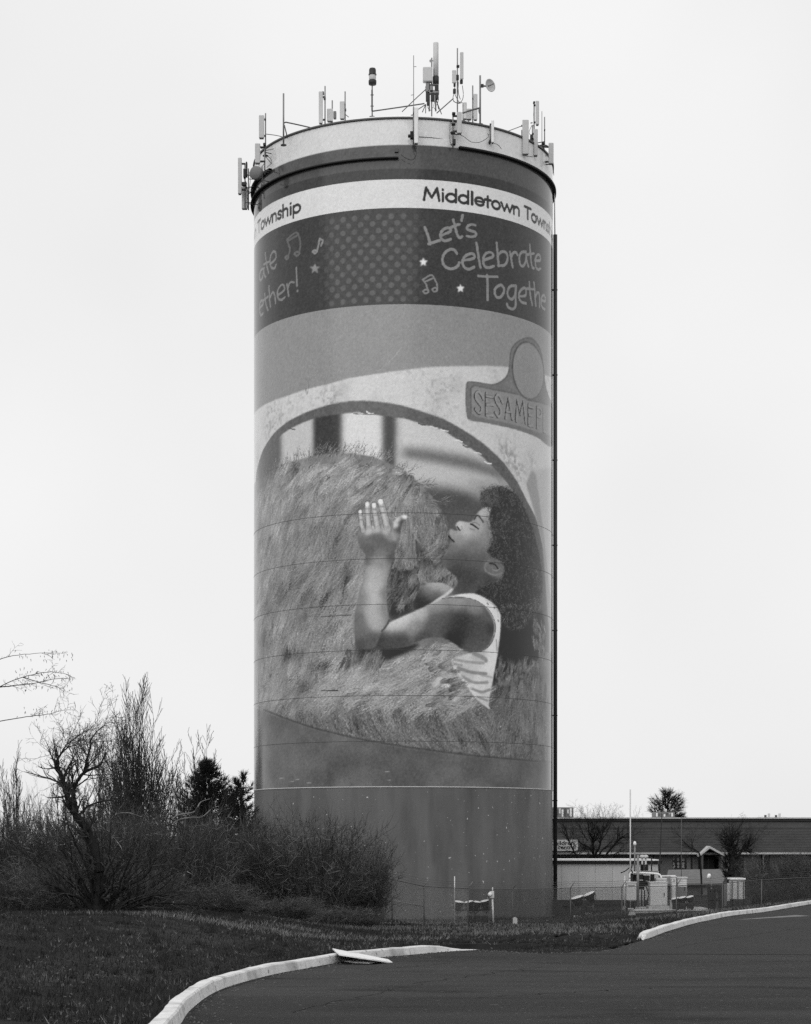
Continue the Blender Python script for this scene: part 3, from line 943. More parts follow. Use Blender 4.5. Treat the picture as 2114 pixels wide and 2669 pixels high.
for x, y in [(735,2028),(760,2036),(775,2031),(805,2040),(1010,2011),(1011,2032)]:
    stroke([(x-6,y),(x+6,y+1)], 1.6, 150, .8)

# ---- the child
def z9(pts): return [(900+.3162*x, 1260+.3162*y) for x, y in pts]
def z9b(bl): return [(900+.3162*x, 1260+.3162*y, v_, r*.3162) for x, y, v_, r in bl]
# shade between arm and pile, and below the elbow
fill(polymask(z9([(345,930),(400,800),(480,730),(600,760),(660,840),(700,960),(640,1040),(500,1085),(375,1125),(350,1060)]), 6), 52)
fill(polymask(z9([(80,1345),(300,1345),(600,1320),(520,1390),(430,1430),(335,1460),(290,1415),(170,1400)]), 4), 46)
fill(polymask(z9([(790,640),(850,700),(930,790),(880,860),(780,810),(680,830),(600,740),(680,690)]), 6), 84)
tufts(60, (1012,1475,1112,1550), 250, 30, 46, 7, 56, 104, ones)
tufts(60, (1080,1450,1196,1528), 262, 34, 42, 6, 66, 138, ones)
tufts(26, (900,1684,1010,1712), 236, 24, 46, 7, 60, 120, ones)
# dark gap behind the child's back
fill(polymask(z9([(1240,1010),(1480,1100),(1610,1040),(1650,1250),(1620,1420),(1540,1540),(1440,1600),(1340,1590),(1205,1640),(1250,1380),(1270,1200)]), 5), 48)
tufts(60, (1290,1752,1402,1790), 82, 14, 42, 5, 84, 116, ones)
tufts(30, (1392,1640,1425,1770), 96, 12, 40, 5, 84, 128, ones)
# far shoulder
fill(polymask(z9([(560,1010),(610,880),(650,838),(700,818),(780,815),(850,838),(886,866),(800,950),(700,1000),(620,1045)]), 1.2), field(110, z9b([(720,830,175,60),(800,850,165,60),(690,900,120,60),(640,980,56,80),(760,930,92,50)])))
# upper arm
fill(polymask(z9([(300,1215),(365,1150),(440,1110),(520,1075),(640,1020),(700,990),(800,950),(930,932),(1060,955),(1150,1015),(1210,1105),(1230,1190),(1212,1270),(1172,1340),(1120,1380),(1030,1388),(960,1362),(890,1312),(800,1272),(700,1268),(600,1302),(520,1340),(420,1358),(250,1360),(130,1350),(150,1260)]), 1.2),
     field(105, z9b([(400,1150,196,70),(500,1110,200,60),(620,1060,180,60),(760,1000,160,70),(920,965,150,70),(1060,1000,140,60),(560,1180,140,60),(780,1120,96,90),(950,1180,64,110),(900,1290,48,60),(1100,1230,84,90),(1040,1340,92,60),(640,1280,84,60),(420,1310,78,80),(250,1320,66,80),(1190,1200,70,40)])))
# face and neck
fill(polymask(z9([(1250,185),(1190,188),(1130,206),(1086,248),(1052,298),(1026,318),(985,312),(945,307),(917,325),(910,350),(928,384),(900,384),(870,372),(858,400),(868,440),(893,476),(862,492),(852,530),(838,572),(806,608),(791,640),(800,672),(850,712),(905,760),(932,800),(915,840),(890,880),(835,940),(1000,940),(1080,920),(1180,970),(1260,960),(1320,760),(1260,560),(1190,520),(1225,460),(1210,330),(1195,270)]), .8),
     field(128, z9b([(950,338,206,34),(1000,350,186,40),(1150,230,196,60),(1085,262,170,30),(1000,400,196,60),(900,405,164,40),(1080,400,172,60),(1150,450,140,60),(950,470,150,50),(880,540,122,50),(1050,520,122,80),(860,620,92,60),(980,640,88,80),(1090,640,92,70),(920,730,60,70),(1030,780,64,80),(1100,850,84,70),(960,880,72,60),(1180,800,70,60),(1110,340,176,40),(1170,330,148,50),(1200,900,50,70)]), con=1.06))
stroke(z9([(862,440),(850,500),(832,560),(795,612),(792,650)]), 5.0, 56, 5, alpha=.5)
stroke(z9([(1062,296),(1085,263),(1106,276),(1136,318)]), 4.6, 70, 2.4, alpha=.9)
stroke(z9([(1034,336),(1058,346),(1096,374)]), 4.2, 36, 1.6)
stroke(z9([(1045,325),(1075,322),(1105,345)]), 2.0, 96, 1.2, alpha=.6)
stroke(z9([(1030,376),(1062,384)]), 4.0, 128, 2, alpha=.6)
stroke(z9([(924,356),(932,372),(945,386)]), 4.0, 62, 1.2)
stroke(z9([(945,386),(962,372),(958,352)]), 2.0, 130, 1.4, alpha=.6)
stroke(z9([(851,436),(868,452),(894,480)]), 3.8, 26, .9)
# hair
HAIR = polymask(z9([(1132,178),(1120,112),(1136,70),(1190,44),(1262,24),(1340,40),(1410,92),(1470,190),(1530,330),(1570,470),(1605,620),(1625,780),(1620,920),(1600,1020),(1560,1080),(1510,1100),(1480,1160),(1420,1200),(1350,1182),(1290,1122),(1245,1010),(1160,950),(1075,905),(1150,850),(1250,815),(1305,760),(1300,650),(1230,608),(1172,560),(1218,460),(1188,280),(1205,205)]), 2.2)
fill(HAIR, field(58, z9b([(1200,100,98,70),(1330,130,70,80),(1300,300,76,90),(1250,420,80,60),(1400,400,62,90),(1400,650,50,110),(1400,850,44,110),(1560,700,78,60),(1300,900,46,90),(1560,980,86,60)])))
HM = np.zeros((VH, UW)); HM[HAIR.sl] = HAIR.m
HMs = np.clip(blur(HM, 8)*1.9, 0, 1)
def curls(n, box, rad, vals, alpha, mask):
    x = RNG.uniform(box[0], box[2], n); y = RNG.uniform(box[1], box[3], n)
    q = surf(np.array(z9(np.stack([x, y], -1))))
    a0 = RNG.uniform(0, 2*np.pi, n); sp = RNG.uniform(2.0, 4.5, n)*RNG.choice([-1, 1], n)
    rr = rad*.0202/RES*RNG.uniform(.6, 1.4, n)
    t = np.linspace(0, 1, 18)[None,:]
    aa = a0[:,None] + sp[:,None]*t
    xs = q[:,0:1] + rr[:,None]*np.cos(aa); ys = q[:,1:2] + rr[:,None]*np.sin(aa)*1.2
    v_ = np.broadcast_to(RNG.uniform(vals[0], vals[1], n)[:,None], xs.shape)
    xi = np.clip(np.round(xs).astype(int), 0, UW-1); yi = np.clip(np.round(ys).astype(int), 0, VH-1)
    A = alpha*mask[yi, xi]
    CV[yi, xi] = CV[yi, xi]*(1-A) + v_*A
curls(3000, (1100,10,1650,1220), 3.4, (28,58), .75, HMs)
curls(1700, (1110,20,1640,1210), 3.2, (80,128), .6, HMs)
curls(210, (1280,1000,1600,1215), 2.8, (96,160), .55, HMs)
curls(120, (1560,700,1640,1080), 2.6, (110,160), .5, HMs)
curls(160, (1110,40,1260,180), 2.8, (60,120), .6, HMs)
# ear
fill(polymask(z9([(1175,625),(1148,660),(1144,712),(1180,748),(1245,762),(1298,742),(1305,690),(1270,640),(1220,620)]), 1.0), 112)
stroke(z9([(1185,640),(1155,668),(1152,710),(1188,742),(1245,755),(1290,738)]), 4.0, 138, 2.4, alpha=.8)
stroke(z9([(1192,660),(1230,668),(1262,706)]), 4.5, 48, 1.6)
stroke(z9([(1215,712),(1250,720),(1275,698)]), 3.0, 140, 1.4)
# vest
fill(polymask(z9([(690,1002),(760,948),(840,895),(878,862),(888,872),(868,902),(800,950),(720,992)]), .8), 206)
VEST = z9([(800,948),(930,914),(1058,907),(1150,942),(1232,1000),(1276,1070),(1282,1120),(1279,1220),(1264,1350),(1258,1400),(1240,1500),(1212,1650),(1190,1760),(1184,1830),(1196,1862),(1110,1800),(1055,1740),(990,1655),(930,1585),(890,1515),(876,1452),(935,1430),(1010,1402),(1100,1394),(1165,1362),(1215,1300),(1240,1200),(1228,1120),(1182,1040),(1120,988),(1040,950),(930,934)])
fill(polymask(VEST, .9), field(196, z9b([(1000,925,214,60),(1150,965,216,60),(1260,1150,206,60),(1240,1350,200,60),(1200,1480,202,60),(1100,1420,168,60),(960,1470,180,60),(1150,1650,190,70),(1000,1560,172,60),(1150,1780,178,50)])))
for s_, w_, c in [([(900,1450),(1000,1470),(1140,1480)],7,150), ([(930,1520),(1030,1555),(1160,1570)],9,126), ([(900,1490),(960,1500)],5,138), ([(960,1590),(1060,1640),(1170,1640)],8,138),
                  ([(1040,1690),(1120,1720),(1190,1700)],7,130), ([(1060,1400),(1140,1440),(1160,1460)],12,136), ([(1090,1760),(1170,1790)],6,140), ([(905,1510),(960,1600),(1040,1690)],4,216), ([(1245,1290),(1250,1380)],3,120), ([(1120,1580),(1210,1600)],5,160)]:
    stroke(z9(s_), w_, c, 3, alpha=.8)
stroke(z9([(800,950),(930,936),(1040,952),(1120,990),(1182,1042),(1226,1120),(1238,1200),(1215,1296),(1165,1358),(1100,1390)]), 1.8, 88, .9)
stroke(z9([(1150,960),(1240,1020),(1262,1110)]), 2.0, 150, 1.4, alpha=.6)
for x, y in [(1172,988),(1226,1022),(1258,1128),(1225,1150)]:
    stroke(z9([(x,y),(x+6,y+8)]), 4.5, 134, 1.2)
fill(polymask(z9([(712,1665),(760,1600),(820,1572),(890,1580),(930,1600),(860,1625),(790,1650),(740,1678)]), 1.5), 196)
tufts(30, (1105,1730,1175,1850), 22, 12, 46, 6, 100, 158, ones)
# forearm, palm, fingers
fill(polymask(z9([(186,560),(172,680),(150,800),(118,900),(86,1050),(74,1150),(78,1250),(100,1345),(240,1352),(305,1215),(362,1128),(356,1080),(345,980),(341,880),(356,760),(386,650),(405,540)]), 1.2),
     field(118, z9b([(270,640,132,60),(250,740,164,60),(240,850,172,60),(220,960,172,60),(230,1080,164,60),(250,1160,160,50),(150,960,120,50),(110,1120,104,50),(330,900,118,40),(330,1040,126,40),(140,1230,104,60),(130,1320,76,50),(230,1300,86,60),(180,620,92,40),(380,600,86,40)])))
stroke(z9([(362,1128),(335,1180),(300,1218)]), 4.0, 58, 3, alpha=.8)
fill(polymask(z9([(112,372),(104,470),(128,525),(180,590),(300,600),(405,560),(434,480),(432,418),(385,365),(300,345),(200,350)]), 1.0),
     field(104, z9b([(240,350,196,36),(330,370,168,36),(400,430,160,36),(270,430,92,60),(200,440,104,50),(180,540,90,40),(330,500,98,60),(150,400,128,30),(300,580,120,40),(390,540,96,40)])))
for pts, w_ in [([(124,232),(130,300),(146,392)], 10.6), ([(182,168),(186,262),(198,385)], 13.4), ([(236,176),(248,264),(270,385)], 13.8), ([(290,148),(318,244),(352,390)], 16.0)]:
    stroke(z9(pts), w_+2.4, 84, 1.2)
    stroke(z9(pts), w_, 160, 1.4)
    a_, b_, c_ = (np.array(p, float) for p in pts)
    stroke(z9([tuple(a_+(-3,0)), tuple(a_*.5+b_*.5+(-3,0)), tuple(b_*.35+c_*.65+(-3,0))]), w_*.45, 196, 3, alpha=.8)
    stroke(z9([tuple(a_), tuple(a_*.92+b_*.08)]), w_*.72, 230, 2.4)
    for f in (.42, .95):
        m_ = a_*(1-f)+b_*f
        stroke(z9([tuple(m_-(15,-2)), tuple(m_+(15,2))]), 3.2, 118, 2, alpha=.6)
fill(polymask(z9([(150,395),(200,372),(280,372),(350,380),(392,420),(380,470),(300,440),(220,430),(160,440)]), 4), field(120, z9b([(190,385,176,30),(260,380,184,30),(330,390,166,30),(270,440,100,40),(380,440,130,30)])))
fill(polymask(z9([(432,470),(398,400),(396,345),(412,300),(448,270),(490,258),(512,268),(508,288),(486,306),(468,345),(458,400),(450,450)]), .9), field(112, z9b([(412,340,196,22),(430,295,196,22),(490,270,226,22),(470,320,84,26),(450,390,86,30),(420,420,140,24)])))
# ---- park sign printed over the arch, its round panel left plain
SG = [(690,640),(735,600),(850,612),(960,630),(1050,605),(1125,540),(1156,440),(1165,300),(1200,210),(1270,150),(1360,122),(1430,150),(1490,240),(1522,380),(1545,600),(1570,720),(1625,900),(1625,1290),(1450,1195),(1200,1108),(900,1042),(750,1016),(695,960)]
fill(polymask(z6(SG), 1.4), 74)
fill(polymask(z6([(x+(5 if x < 1300 else -3), y+6) for x, y in SG]), .8), 118)
IN = [(738,670),(770,640),(1000,688),(1290,752),(1350,800),(1460,818),(1625,905),(1625,1222),(1450,1150),(1200,1068),(900,1000),(780,976),(740,940)]
fill(polymask(z6(IN), .9, False), 70); fill(polymask(z6([(x+6, y+6) for x, y in IN]), .9, False), 140)
an = np.linspace(0, 2*np.pi, 40)[:-1]
def ell(cx, cy, rx, ry, rot=0):
    return [(cx+rx*math.cos(a)*math.cos(rot)-ry*math.sin(a)*math.sin(rot), cy+rx*math.cos(a)*math.sin(rot)+ry*math.sin(a)*math.cos(rot)) for a in an]
fill(polymask(z6(ell(1360,478,172,316,-.10)), .8, False), 72)
fill(polymask(z6(ell(1364,482,164,306,-.10)), .8, False), 144)
fill(polymask(z6([(1100,640),(1170,560),(1215,660),(1240,700)]), .8, False), 126)
for s_ in [
 [(880,795),(855,745),(822,712),(792,745),(802,800),(850,862),(862,912),(832,946),(790,900)],
 [(912,730),(912,850),(912,965)], [(912,968),(980,972)], [(912,760),(985,772)], [(915,852),(985,856)],
 [(1085,830),(1060,772),(1032,746),(1010,780),(1022,832),(1060,892),(1066,950),(1042,986),(1010,940)],
 [(1120,1000),(1136,890),(1155,785)], [(1155,785),(1172,890),(1192,1010)], [(1132,930),(1178,934)],
 [(1235,1030),(1240,910),(1248,805)], [(1248,805),(1282,960)], [(1282,960),(1312,825)], [(1312,825),(1325,940),(1336,1052)],
 [(1370,850),(1370,960),(1370,1075)], [(1370,1078),(1412,1084)], [(1370,872),(1415,885)], [(1372,965),(1412,972)],
 [(1460,880),(1460,990),(1460,1105)], [(1460,880),(1492,892),(1510,932),(1492,985),(1460,975)],
 [(1530,905),(1530,1020),(1530,1140)], [(1530,1142),(1556,1152)],
]:
    stroke(z6([(x-7, y+2) for x, y in s_]), 8.6, 62, .8)
    stroke(z6(s_), 6.6, 150, .8)
# wear: scratches and a peeled patch
stroke([(985,968),(1020,938),(1043,910)], 1.4, 172, .8, alpha=.6)
stroke([(797,1014),(800,1028),(804,1012),(806,985)], 2.2, 96, .8, alpha=.6)
stroke([(837,1828-28),(880,1800)], 2.6, 60, .8); stroke([(835,1608),(915,1603)], 2.0, 66, .8)
# grain of the print
CV += 20*(blur(RNG.random((VH, UW)), 1)-.5)*2.2 + 9*(RNG.random((VH, UW))-.5) + 7*(NZ1-.5)

ALB = np.clip((lin(np.clip(CV, 8, 250)) - .026) / .88, .008, .86)
# surface mesh: finer where it faces forward
ths = [-TH]
while ths[-1] < TH:
    ths.append(ths[-1] + max(.033/R/max(math.cos(ths[-1]), .36), .0036))
back = list(np.linspace(ths[-1], 2*math.pi-TH, 60))[1:]
tha = np.array(ths + back[:-1] + [2*math.pi-TH])
def rows(y0, y1, st): return np.arange(Zc(y0), Zc(y1), st)
zv = np.concatenate([rows(2050.5, 1860, .05), rows(1860, 1520, .036), rows(1520, 1280, .028), rows(1280, 960, .036), rows(960, 800, .06), rows(800, 462, .026), rows(462, 306, .07), [V1]])
zv = np.unique(np.clip(zv, V0, V1))
nth, nz = len(tha), len(zv)
ci = np.clip(np.round((np.where(tha > TH, np.nan, tha)+TH)*R/RES), 0, UW-1)
backm = np.isnan(ci); ci = np.where(backm, 0, ci).astype(int)
ri = np.clip(np.round((zv-V0)/RES).astype(int), 0, VH-1)
cols = ALB[np.ix_(ri, ci)]
medb = np.median(ALB[ri][:, :40], axis=1)
cols[:, backm] = medb[:, None]
TT, ZZ = np.meshgrid(tha, zv)
rr_ = R + .006
V = np.stack([XC + rr_*np.sin(TT), D - rr_*np.cos(TT), ZZ], -1).reshape(-1, 3)
ii = np.arange(nth*nz).reshape(nz, nth)
Q = np.stack([ii[:-1,:-1], ii[:-1,1:], ii[1:,1:], ii[1:,:-1]], -1).reshape(-1, 4)
m_mural = bpy.data.materials.new('printed_vinyl'); m_mural.use_nodes = True
n_ = m_mural.node_tree; p_ = n_.nodes['Principled BSDF']
at_ = n_.nodes.new('ShaderNodeAttribute'); at_.attribute_name = 'print'
n_.links.new(at_.outputs['Color'], p_.inputs['Base Color'])
p_.inputs['Roughness'].default_value = .13
p_.inputs['Specular IOR Level'].default_value = .36
wrap = np_obj('mural_wrap', V, Q, m_mural, tower, smooth=True, label='printed vinyl mural of a child leaning into a shaggy pile under a stone arch')
ca = wrap.data.color_attributes.new('print', 'FLOAT_COLOR', 'POINT')
rgba = np.ones((nth*nz, 4), np.float32); rgba[:, :3] = cols.reshape(-1, 1)
ca.data.foreach_set('color', rgba.ravel())
# ------------------------------------------------------------------ antennas and gear on top of the tower
def dfr(x, out=.35):   # distance of the front wall at photograph column x
    a = aT(x); return D - (R+out)*math.cos(a)
def g1(x, y): return (600+.2576*x, 120+.2576*y)
def g2(x, y): return (1030+.2576*x, 120+.2576*y)
def domez(p):
    r2 = ((p.x-XC)**2 + (p.y-D)**2)/(R*R)
    return Z_TOP + max(0., 2.0*(1-r2)) if r2 < 1 else Z_TOP-.7
def inward(p, k):
    v = Vector((XC-p.x, D-p.y, 0)); v.normalize(); return p + v*k

def antenna(label, g, panel=None, pole=None, d=None, boxes=(), mount='wall', m=None, cat='antenna', name='panel_antenna', extra=None, group='antennas round the tower top', polew=.035):
    """panel=(x0,y0,x1,y1), pole=(x,y0,y1) in crop pixels; d = distance or None for the front wall"""
    cx = pole[0] if pole else (panel[0]+panel[2])/2
    X, Y = g(cx, pole[2] if pole else panel[3])
    dd = d if d is not None else dfr(X)
    base = W(X, Y, dd)
    root = empty(name, base, label, cat, group)
    if pole:
        a, b = W(*g(pole[0], pole[1]), dd), W(*g(pole[0], pole[2]), dd)
        lo = min(b.z, domez(b)) if mount == 'roof' else b.z
        b = Vector((a.x, dd, lo))
        MB().tube([b, a], polew, 8).build('pole', m_galv, root)
        if mount == 'wall':
            for f in (.15, .75):
                q = b.lerp(a, f)
                if q.z < Z_TOP+.1:
                    MB().tube([q, inward(q, .42)], .025, 6).build('wall_bracket', m_galvd, root)
        else:
            MB().lathe([(.0,.0),(.16,.0),(.16,.04),(.05,.06)], (b.x, b.y, domez(b)-.03), n=10).build('base_plate', m_galvd, root)
    if panel:
        p0, p1 = W(*g(panel[0], panel[1]), dd-.12), W(*g(panel[2], panel[3]), dd-.12)
        pm = MB().box((p0.x, dd-.24, p1.z), (p1.x, dd-.09, p0.z), .03).build('panel', m or m_offwhite, root)
        MB().box((p0.x+.03, dd-.22, p1.z-.05), (p1.x-.03, dd-.11, p1.z+.002)).build('connector_cap', m_dark, pm)
        if pole:
            for f in (.14, .86):
                z = p1.z + (p0.z-p1.z)*f
                xa = W(*g(pole[0], 0), dd).x
                MB().box((min(xa, (p0.x+p1.x)/2)-.03, dd-.10, z-.03), (max(xa, (p0.x+p1.x)/2)+.03, dd+.05, z+.03)).build('bracket', m_dark, root)
    for bx in boxes:
        p0, p1 = W(*g(bx[0], bx[1]), dd), W(*g(bx[2], bx[3]), dd)
        MB().box((p0.x, dd-.2, p1.z), (p1.x, dd+.08, p0.z), .025).build('radio_unit', bx[4] if len(bx) > 4 else m_dark, root)
    if extra: extra(root, dd)
    return root
def tubes(g, lst, m, name, r=.02):
    def f(root, dd):
        for pts in lst:
            P = [W(*g(x, y), dd) for x, y in pts]
            if len(P) > 2: P = [Vector(q) for q in catmull([tuple(p) for p in P], 4)]
            MB().tube(P, r, 6).build(name, m, root)
    return f
def both(*fs):
    def f(root, dd):
        for k in fs: k(root, dd)
    return f
cab = lambda g, lst, r=.014: tubes(g, lst, m_black, 'cable', r)
arm = lambda g, lst, r=.03: tubes(g, lst, m_galvd, 'brace', r)

# left-hand cluster
antenna('tall pale panel antenna hanging furthest left off the tower rim', g1, (80,1135,118,1500), (150,1190,1650), 113.4, [(135,1250,160,1340),(120,1385,165,1420)], extra=both(cab(g1, [[(150,1420),(200,1450),(175,1520),(190,1590)], [(140,1340),(170,1400),(150,1480)]]), arm(g1, [[(150,1440),(240,1420)],[(150,1300),(230,1310)]])))
antenna('short pale panel antenna hanging below the leftmost tall panel', g1, (118,1430,178,1650), (185,1240,1660), 113.9, [(160,1180,175,1330)], extra=both(cab(g1, [[(180,1240),(205,1330),(195,1430)]]), arm(g1, [[(185,1500),(240,1440)]])))
antenna('tilted pale panel antenna above the small dark drum on the left rim', g1, (252,990,305,1190), (350,1000,1300), 110.6, [(335,990,362,1015)], extra=both(arm(g1, [[(300,1000),(318,1040),(345,1005)], [(350,1110),(420,1190)],[(350,1060),(440,1040)]], .02), cab(g1, [[(350,1100),(400,1130),(420,1180),(370,1230)],[(345,1190),(300,1260),(330,1300)]])))
def drum(root, dd):
    c = W(*g1(275, 1290), dd); ax = Vector((-.45, -.9, -.1))
    MB().lathe([(0,-.02),(.34,-.02),(.37,.02),(.37,.2),(.30,.26),(0,.26)], c, ax, 24).build('dish_drum', m_mid, root)
antenna('round drum dish clamped low on the left rim', g1, None, (325,1230,1380), 110.2, mount='wall', extra=drum, name='drum_dish', cat='dish')
antenna('pale panel antenna standing above the left rim beside the braced whip', g1, (292,705,345,935), (358,680,1010), 110.9, [(325,710,345,735),(322,835,342,860)], mount='roof', extra=arm(g1, [[(358,890),(470,905),(550,925)]], .02))
antenna('dark whip mast braced with two struts on the left roof edge', g1, None, (540,480,950), 109.2, mount='roof', extra=arm(g1, [[(560,770),(680,795),(810,825)], [(548,800),(580,930)], [(540,780),(565,770)]], .035), name='whip_antenna', polew=.045)
antenna('tall pale panel antenna on the roof left of the beacon', g1, (897,465,938,785), (960,405,780), 110.5, [(925,470,950,495,m_galvd),(945,520,968,545,m_galvd)], mount='roof')
antenna('squat pale box antenna behind the tall panel left of the beacon', g1, (980,640,1040,765), (1033,550,770), 111.0, [(1045,670,1075,740,m_mid)], mount='roof')
antenna('pale panel antenna on the roof nearest the beacon', g1, (1110,565,1158,740), (1163,460,750), 110.8, [(1150,640,1175,660,m_galvd)], mount='roof', extra=arm(g1, [[(1163,690),(1200,720)]], .02))
# beacon
def beacon(root, dd):
    c = W(*g1(1440, 390), dd)
    k = .2576*dd/F
    MB().lathe([(0,0),(38*k,0),(40*k,18*k),(40*k,40*k),(32*k,46*k)], c, n=20).build('lamp_base', m_dark, root)
    MB().lathe([(33*k,46*k),(36*k,60*k),(36*k,86*k),(33*k,96*k)], c, n=20).build('lower_lens', m_offwhite, root)
    MB().lathe([(40*k,96*k),(41*k,104*k),(35*k,108*k),(35*k,150*k),(30*k,162*k),(0,164*k)], c, n=20).build('upper_lens', m_dark, root)
antenna('striped aircraft warning beacon on a thin mast above the tower roof', g1, None, (1437,385,690), 109.6, [(1428,450,1444,660,m_galvd)], mount='roof', extra=both(beacon, arm(g1, [[(1437,660),(1700,622),(1966,582)]], .035), tubes(g1, [[(1420,495),(1452,495)],[(1420,608),(1452,608)]], m_galv, 'clamp', .03)), name='warning_beacon', cat='beacon')
# centre mast
def centre(root, dd):
    c = W(*g2(412, 310), dd); t = W(*g2(412, -30), dd)
    MB().tube([c, t], .15, 14).build('tall_radome', m_offwhite, root)
    MB().tube([W(*g2(412,385),dd), c], .17, 12).build('radome_collar', m_dark, root)
    p0, p1 = W(*g2(280,230),dd), W(*g2(378,372),dd)
    MB().box((p0.x,dd-.3,p1.z),(p1.x,dd+.1,p0.z),.04).build('panel', m_offwhite, root)
    for a in [[(345,300),(345,660)],[(410,380),(410,660)],[(370,120),(370,400)]]:
        MB().tube([W(*g2(x,y),dd+.15) for x,y in a], .04, 8).build('pole', m_galv, root)
    for bx in [(310,380,345,470),(350,410,385,480),(400,400,440,470),(310,470,350,560),(360,480,400,560),(405,480,440,540),(320,560,350,600),(345,395,440,402),(330,455,445,490)]:
        a_, b_ = W(*g2(bx[0],bx[1]),dd), W(*g2(bx[2],bx[3]),dd)
        MB().box((a_.x,dd-.18,b_.z),(b_.x,dd+.1,a_.z),.02).build('radio_unit', random.choice([m_dark,m_dark,m_mid,m_galv]), root)
    tubes(g2, [[(330,420),(200,540),(70,665)],[(310,590),(235,640)],[(310,590),(275,670)],[(420,560),(470,690)],[(420,540),(440,640)],[(310,590),(308,680)]], m_galvd, 'strut', .025)(root, dd)
    cab(g2, [[(340,560),(330,620),(360,650),(380,620)],[(430,470),(440,540),(420,600)],[(400,560),(390,620),(420,650)],[(320,370),(305,440),(325,500)]])(root, dd)
    tubes(g2, [[(345,150),(385,150)],[(355,135),(355,165)]], m_galv, 'clamp', .025)(root, dd)
antenna('tall radome and panel crowded with radio boxes on the roof centre mast', g2, None, (370,120,700), 112.0, mount='roof', extra=centre, name='antenna_mast')
antenna('thin whip antenna with small side stubs in front of the centre mast', g2, None, (187,95,720), 108.6, mount='roof', extra=arm(g2, [[(187,210),(215,208)],[(160,498),(187,492)]], .015), name='whip_antenna', polew=.02)
def mast2(root, dd):
    for pn, mm in [((655,80,690,350),m_offwhite),((575,262,618,388),m_offwhite)]:
        a_, b_ = W(*g2(pn[0],pn[1]),dd), W(*g2(pn[2],pn[3]),dd)
        MB().box((a_.x,dd-.28,b_.z),(b_.x,dd-.12,a_.z),.025).build('panel', mm, root)
    for bx in [(605,300,645,345),(590,380,612,410),(655,350,685,382),(585,440,615,480),(620,200,650,218)]:
        a_, b_ = W(*g2(bx[0],bx[1]),dd), W(*g2(bx[2],bx[3]),dd)
        MB().box((a_.x,dd-.15,b_.z),(b_.x,dd+.08,a_.z),.02).build('radio_unit', m_dark, root)
    cab(g2, [[(595,480),(585,540),(620,575),(670,560),(690,500),(680,400)],[(605,410),(600,470),(630,540),(650,570)],[(640,360),(640,470),(660,540)],[(590,560),(640,580),(680,570)]], .018)(root, dd)
    arm(g2, [[(590,530),(420,680)]], .03)(root, dd)
antenna('slim mast with two panels and looped black cables right of the centre mast', g2, None, (630,22,720), 110.4, mount='roof', extra=mast2, name='antenna_mast')
antenna('small pale panel antenna low behind the looped cables', g2, (690,575,724,740), (688,575,760), 110.2, mount='roof')
antenna('pale panel antenna just left of the dish mast', g2, (792,490,832,750), (785,400,765), 110.6, [(800,735,825,755)], mount='roof')
antenna('low square pale antenna behind the right rim', g2, (715,640,775,745), (745,640,760), 111.4, mount='roof')
def dish(root, dd):
    c = W(*g2(958, 400), dd)
    ax = Vector((.62, -.72, .05))
    k = .2576*dd/F*66
    MB().lathe([(0,-.10),(k*.5,-.075),(k*.85,-.02),(k,.03),(k*.98,.06),(k*.82,.02),(k*.5,-.03),(0,-.05)], c, ax, 28).build('reflector', m_offwhite, root)
    MB().tube([c, c+ax*.35], .03, 8).build('feed', m_galv, root)
    arm(g2, [[(862,400),(905,405),(950,405)],[(862,625),(770,650),(680,680)],[(850,625),(850,660),(862,700)]], .045)(root, dd)
    MB().box(tuple(W(*g2(868,415),dd)-Vector((0,.1,0))), tuple(W(*g2(895,390),dd)+Vector((0,.1,0)))).build('bracket', m_dark, root)
antenna('round white dish on a braced mast at the right of the roof', g2, None, (860,298,780), 108.4, mount='roof', extra=dish, name='dish_antenna', cat='dish', polew=.05)
antenna('white panel antenna strapped to the pale wall at the tower front', g2, (192,625,234,990), (186,620,1000), None, [(152,872,184,945,m_black),(130,905,160,925)], extra=both(cab(g2, [[(200,990),(190,1020),(205,1050),(215,1090),(180,1150),(120,1140),(60,1100)]]), arm(g2, [[(130,740),(186,722)],[(235,740),(242,738)]], .02)), m=m_white)
antenna('pale panel antenna beside a dark bracketed pole on the front wall', g2, (626,672,674,888), (585,680,1035), None, [(575,680,610,700),(570,790,610,805),(560,875,605,892),(585,950,612,1005)], extra=both(arm(g2, [[(585,890),(640,895),(652,880)]], .03), cab(g2, [[(560,740),(552,880),(560,990),(585,1010)],[(640,890),(700,920),(770,970),(850,975),(920,940),(945,915)]])))
antenna('small slim panel antenna alone on the right front wall', g2, (972,755,1000,982), (962,800,990), None, [(945,965,965,990)], extra=cab(g2, [[(960,800),(918,850),(940,890),(945,905)],[(1000,985),(1040,1000),(1075,1040)],[(935,990),(850,975),(700,960)]]), m=m_white)
cb = antenna('wide white panel antenna on the right rim above a thin pole', g2, (1286,752,1350,1098), (1282,850,1192), None, [(1232,910,1248,1090,m_galv),(1245,1075,1275,1105)], extra=both(arm(g2, [[(1225,920),(1285,910)],[(1215,1080),(1290,1100)],[(1140,862),(1290,805)]], .02), cab(g2, [[(1230,930),(1215,1000),(1240,1080)],[(1300,1100),(1330,1115),(1390,1120)]])), m=m_offwhite)
antenna('pale panel antenna right of the wide white panel on the right rim', g2, (1402,845,1442,1112), (1390,800,1250), None, [(1365,905,1395,1000),(1360,1010,1385,1090,m_galvd),(1375,940,1400,960)], extra=both(arm(g2, [[(1390,1110),(1425,1115)],[(1370,780),(1390,775)]], .03), cab(g2, [[(1385,800),(1355,870),(1375,910)],[(1380,1000),(1365,1060),(1385,1110)]])))
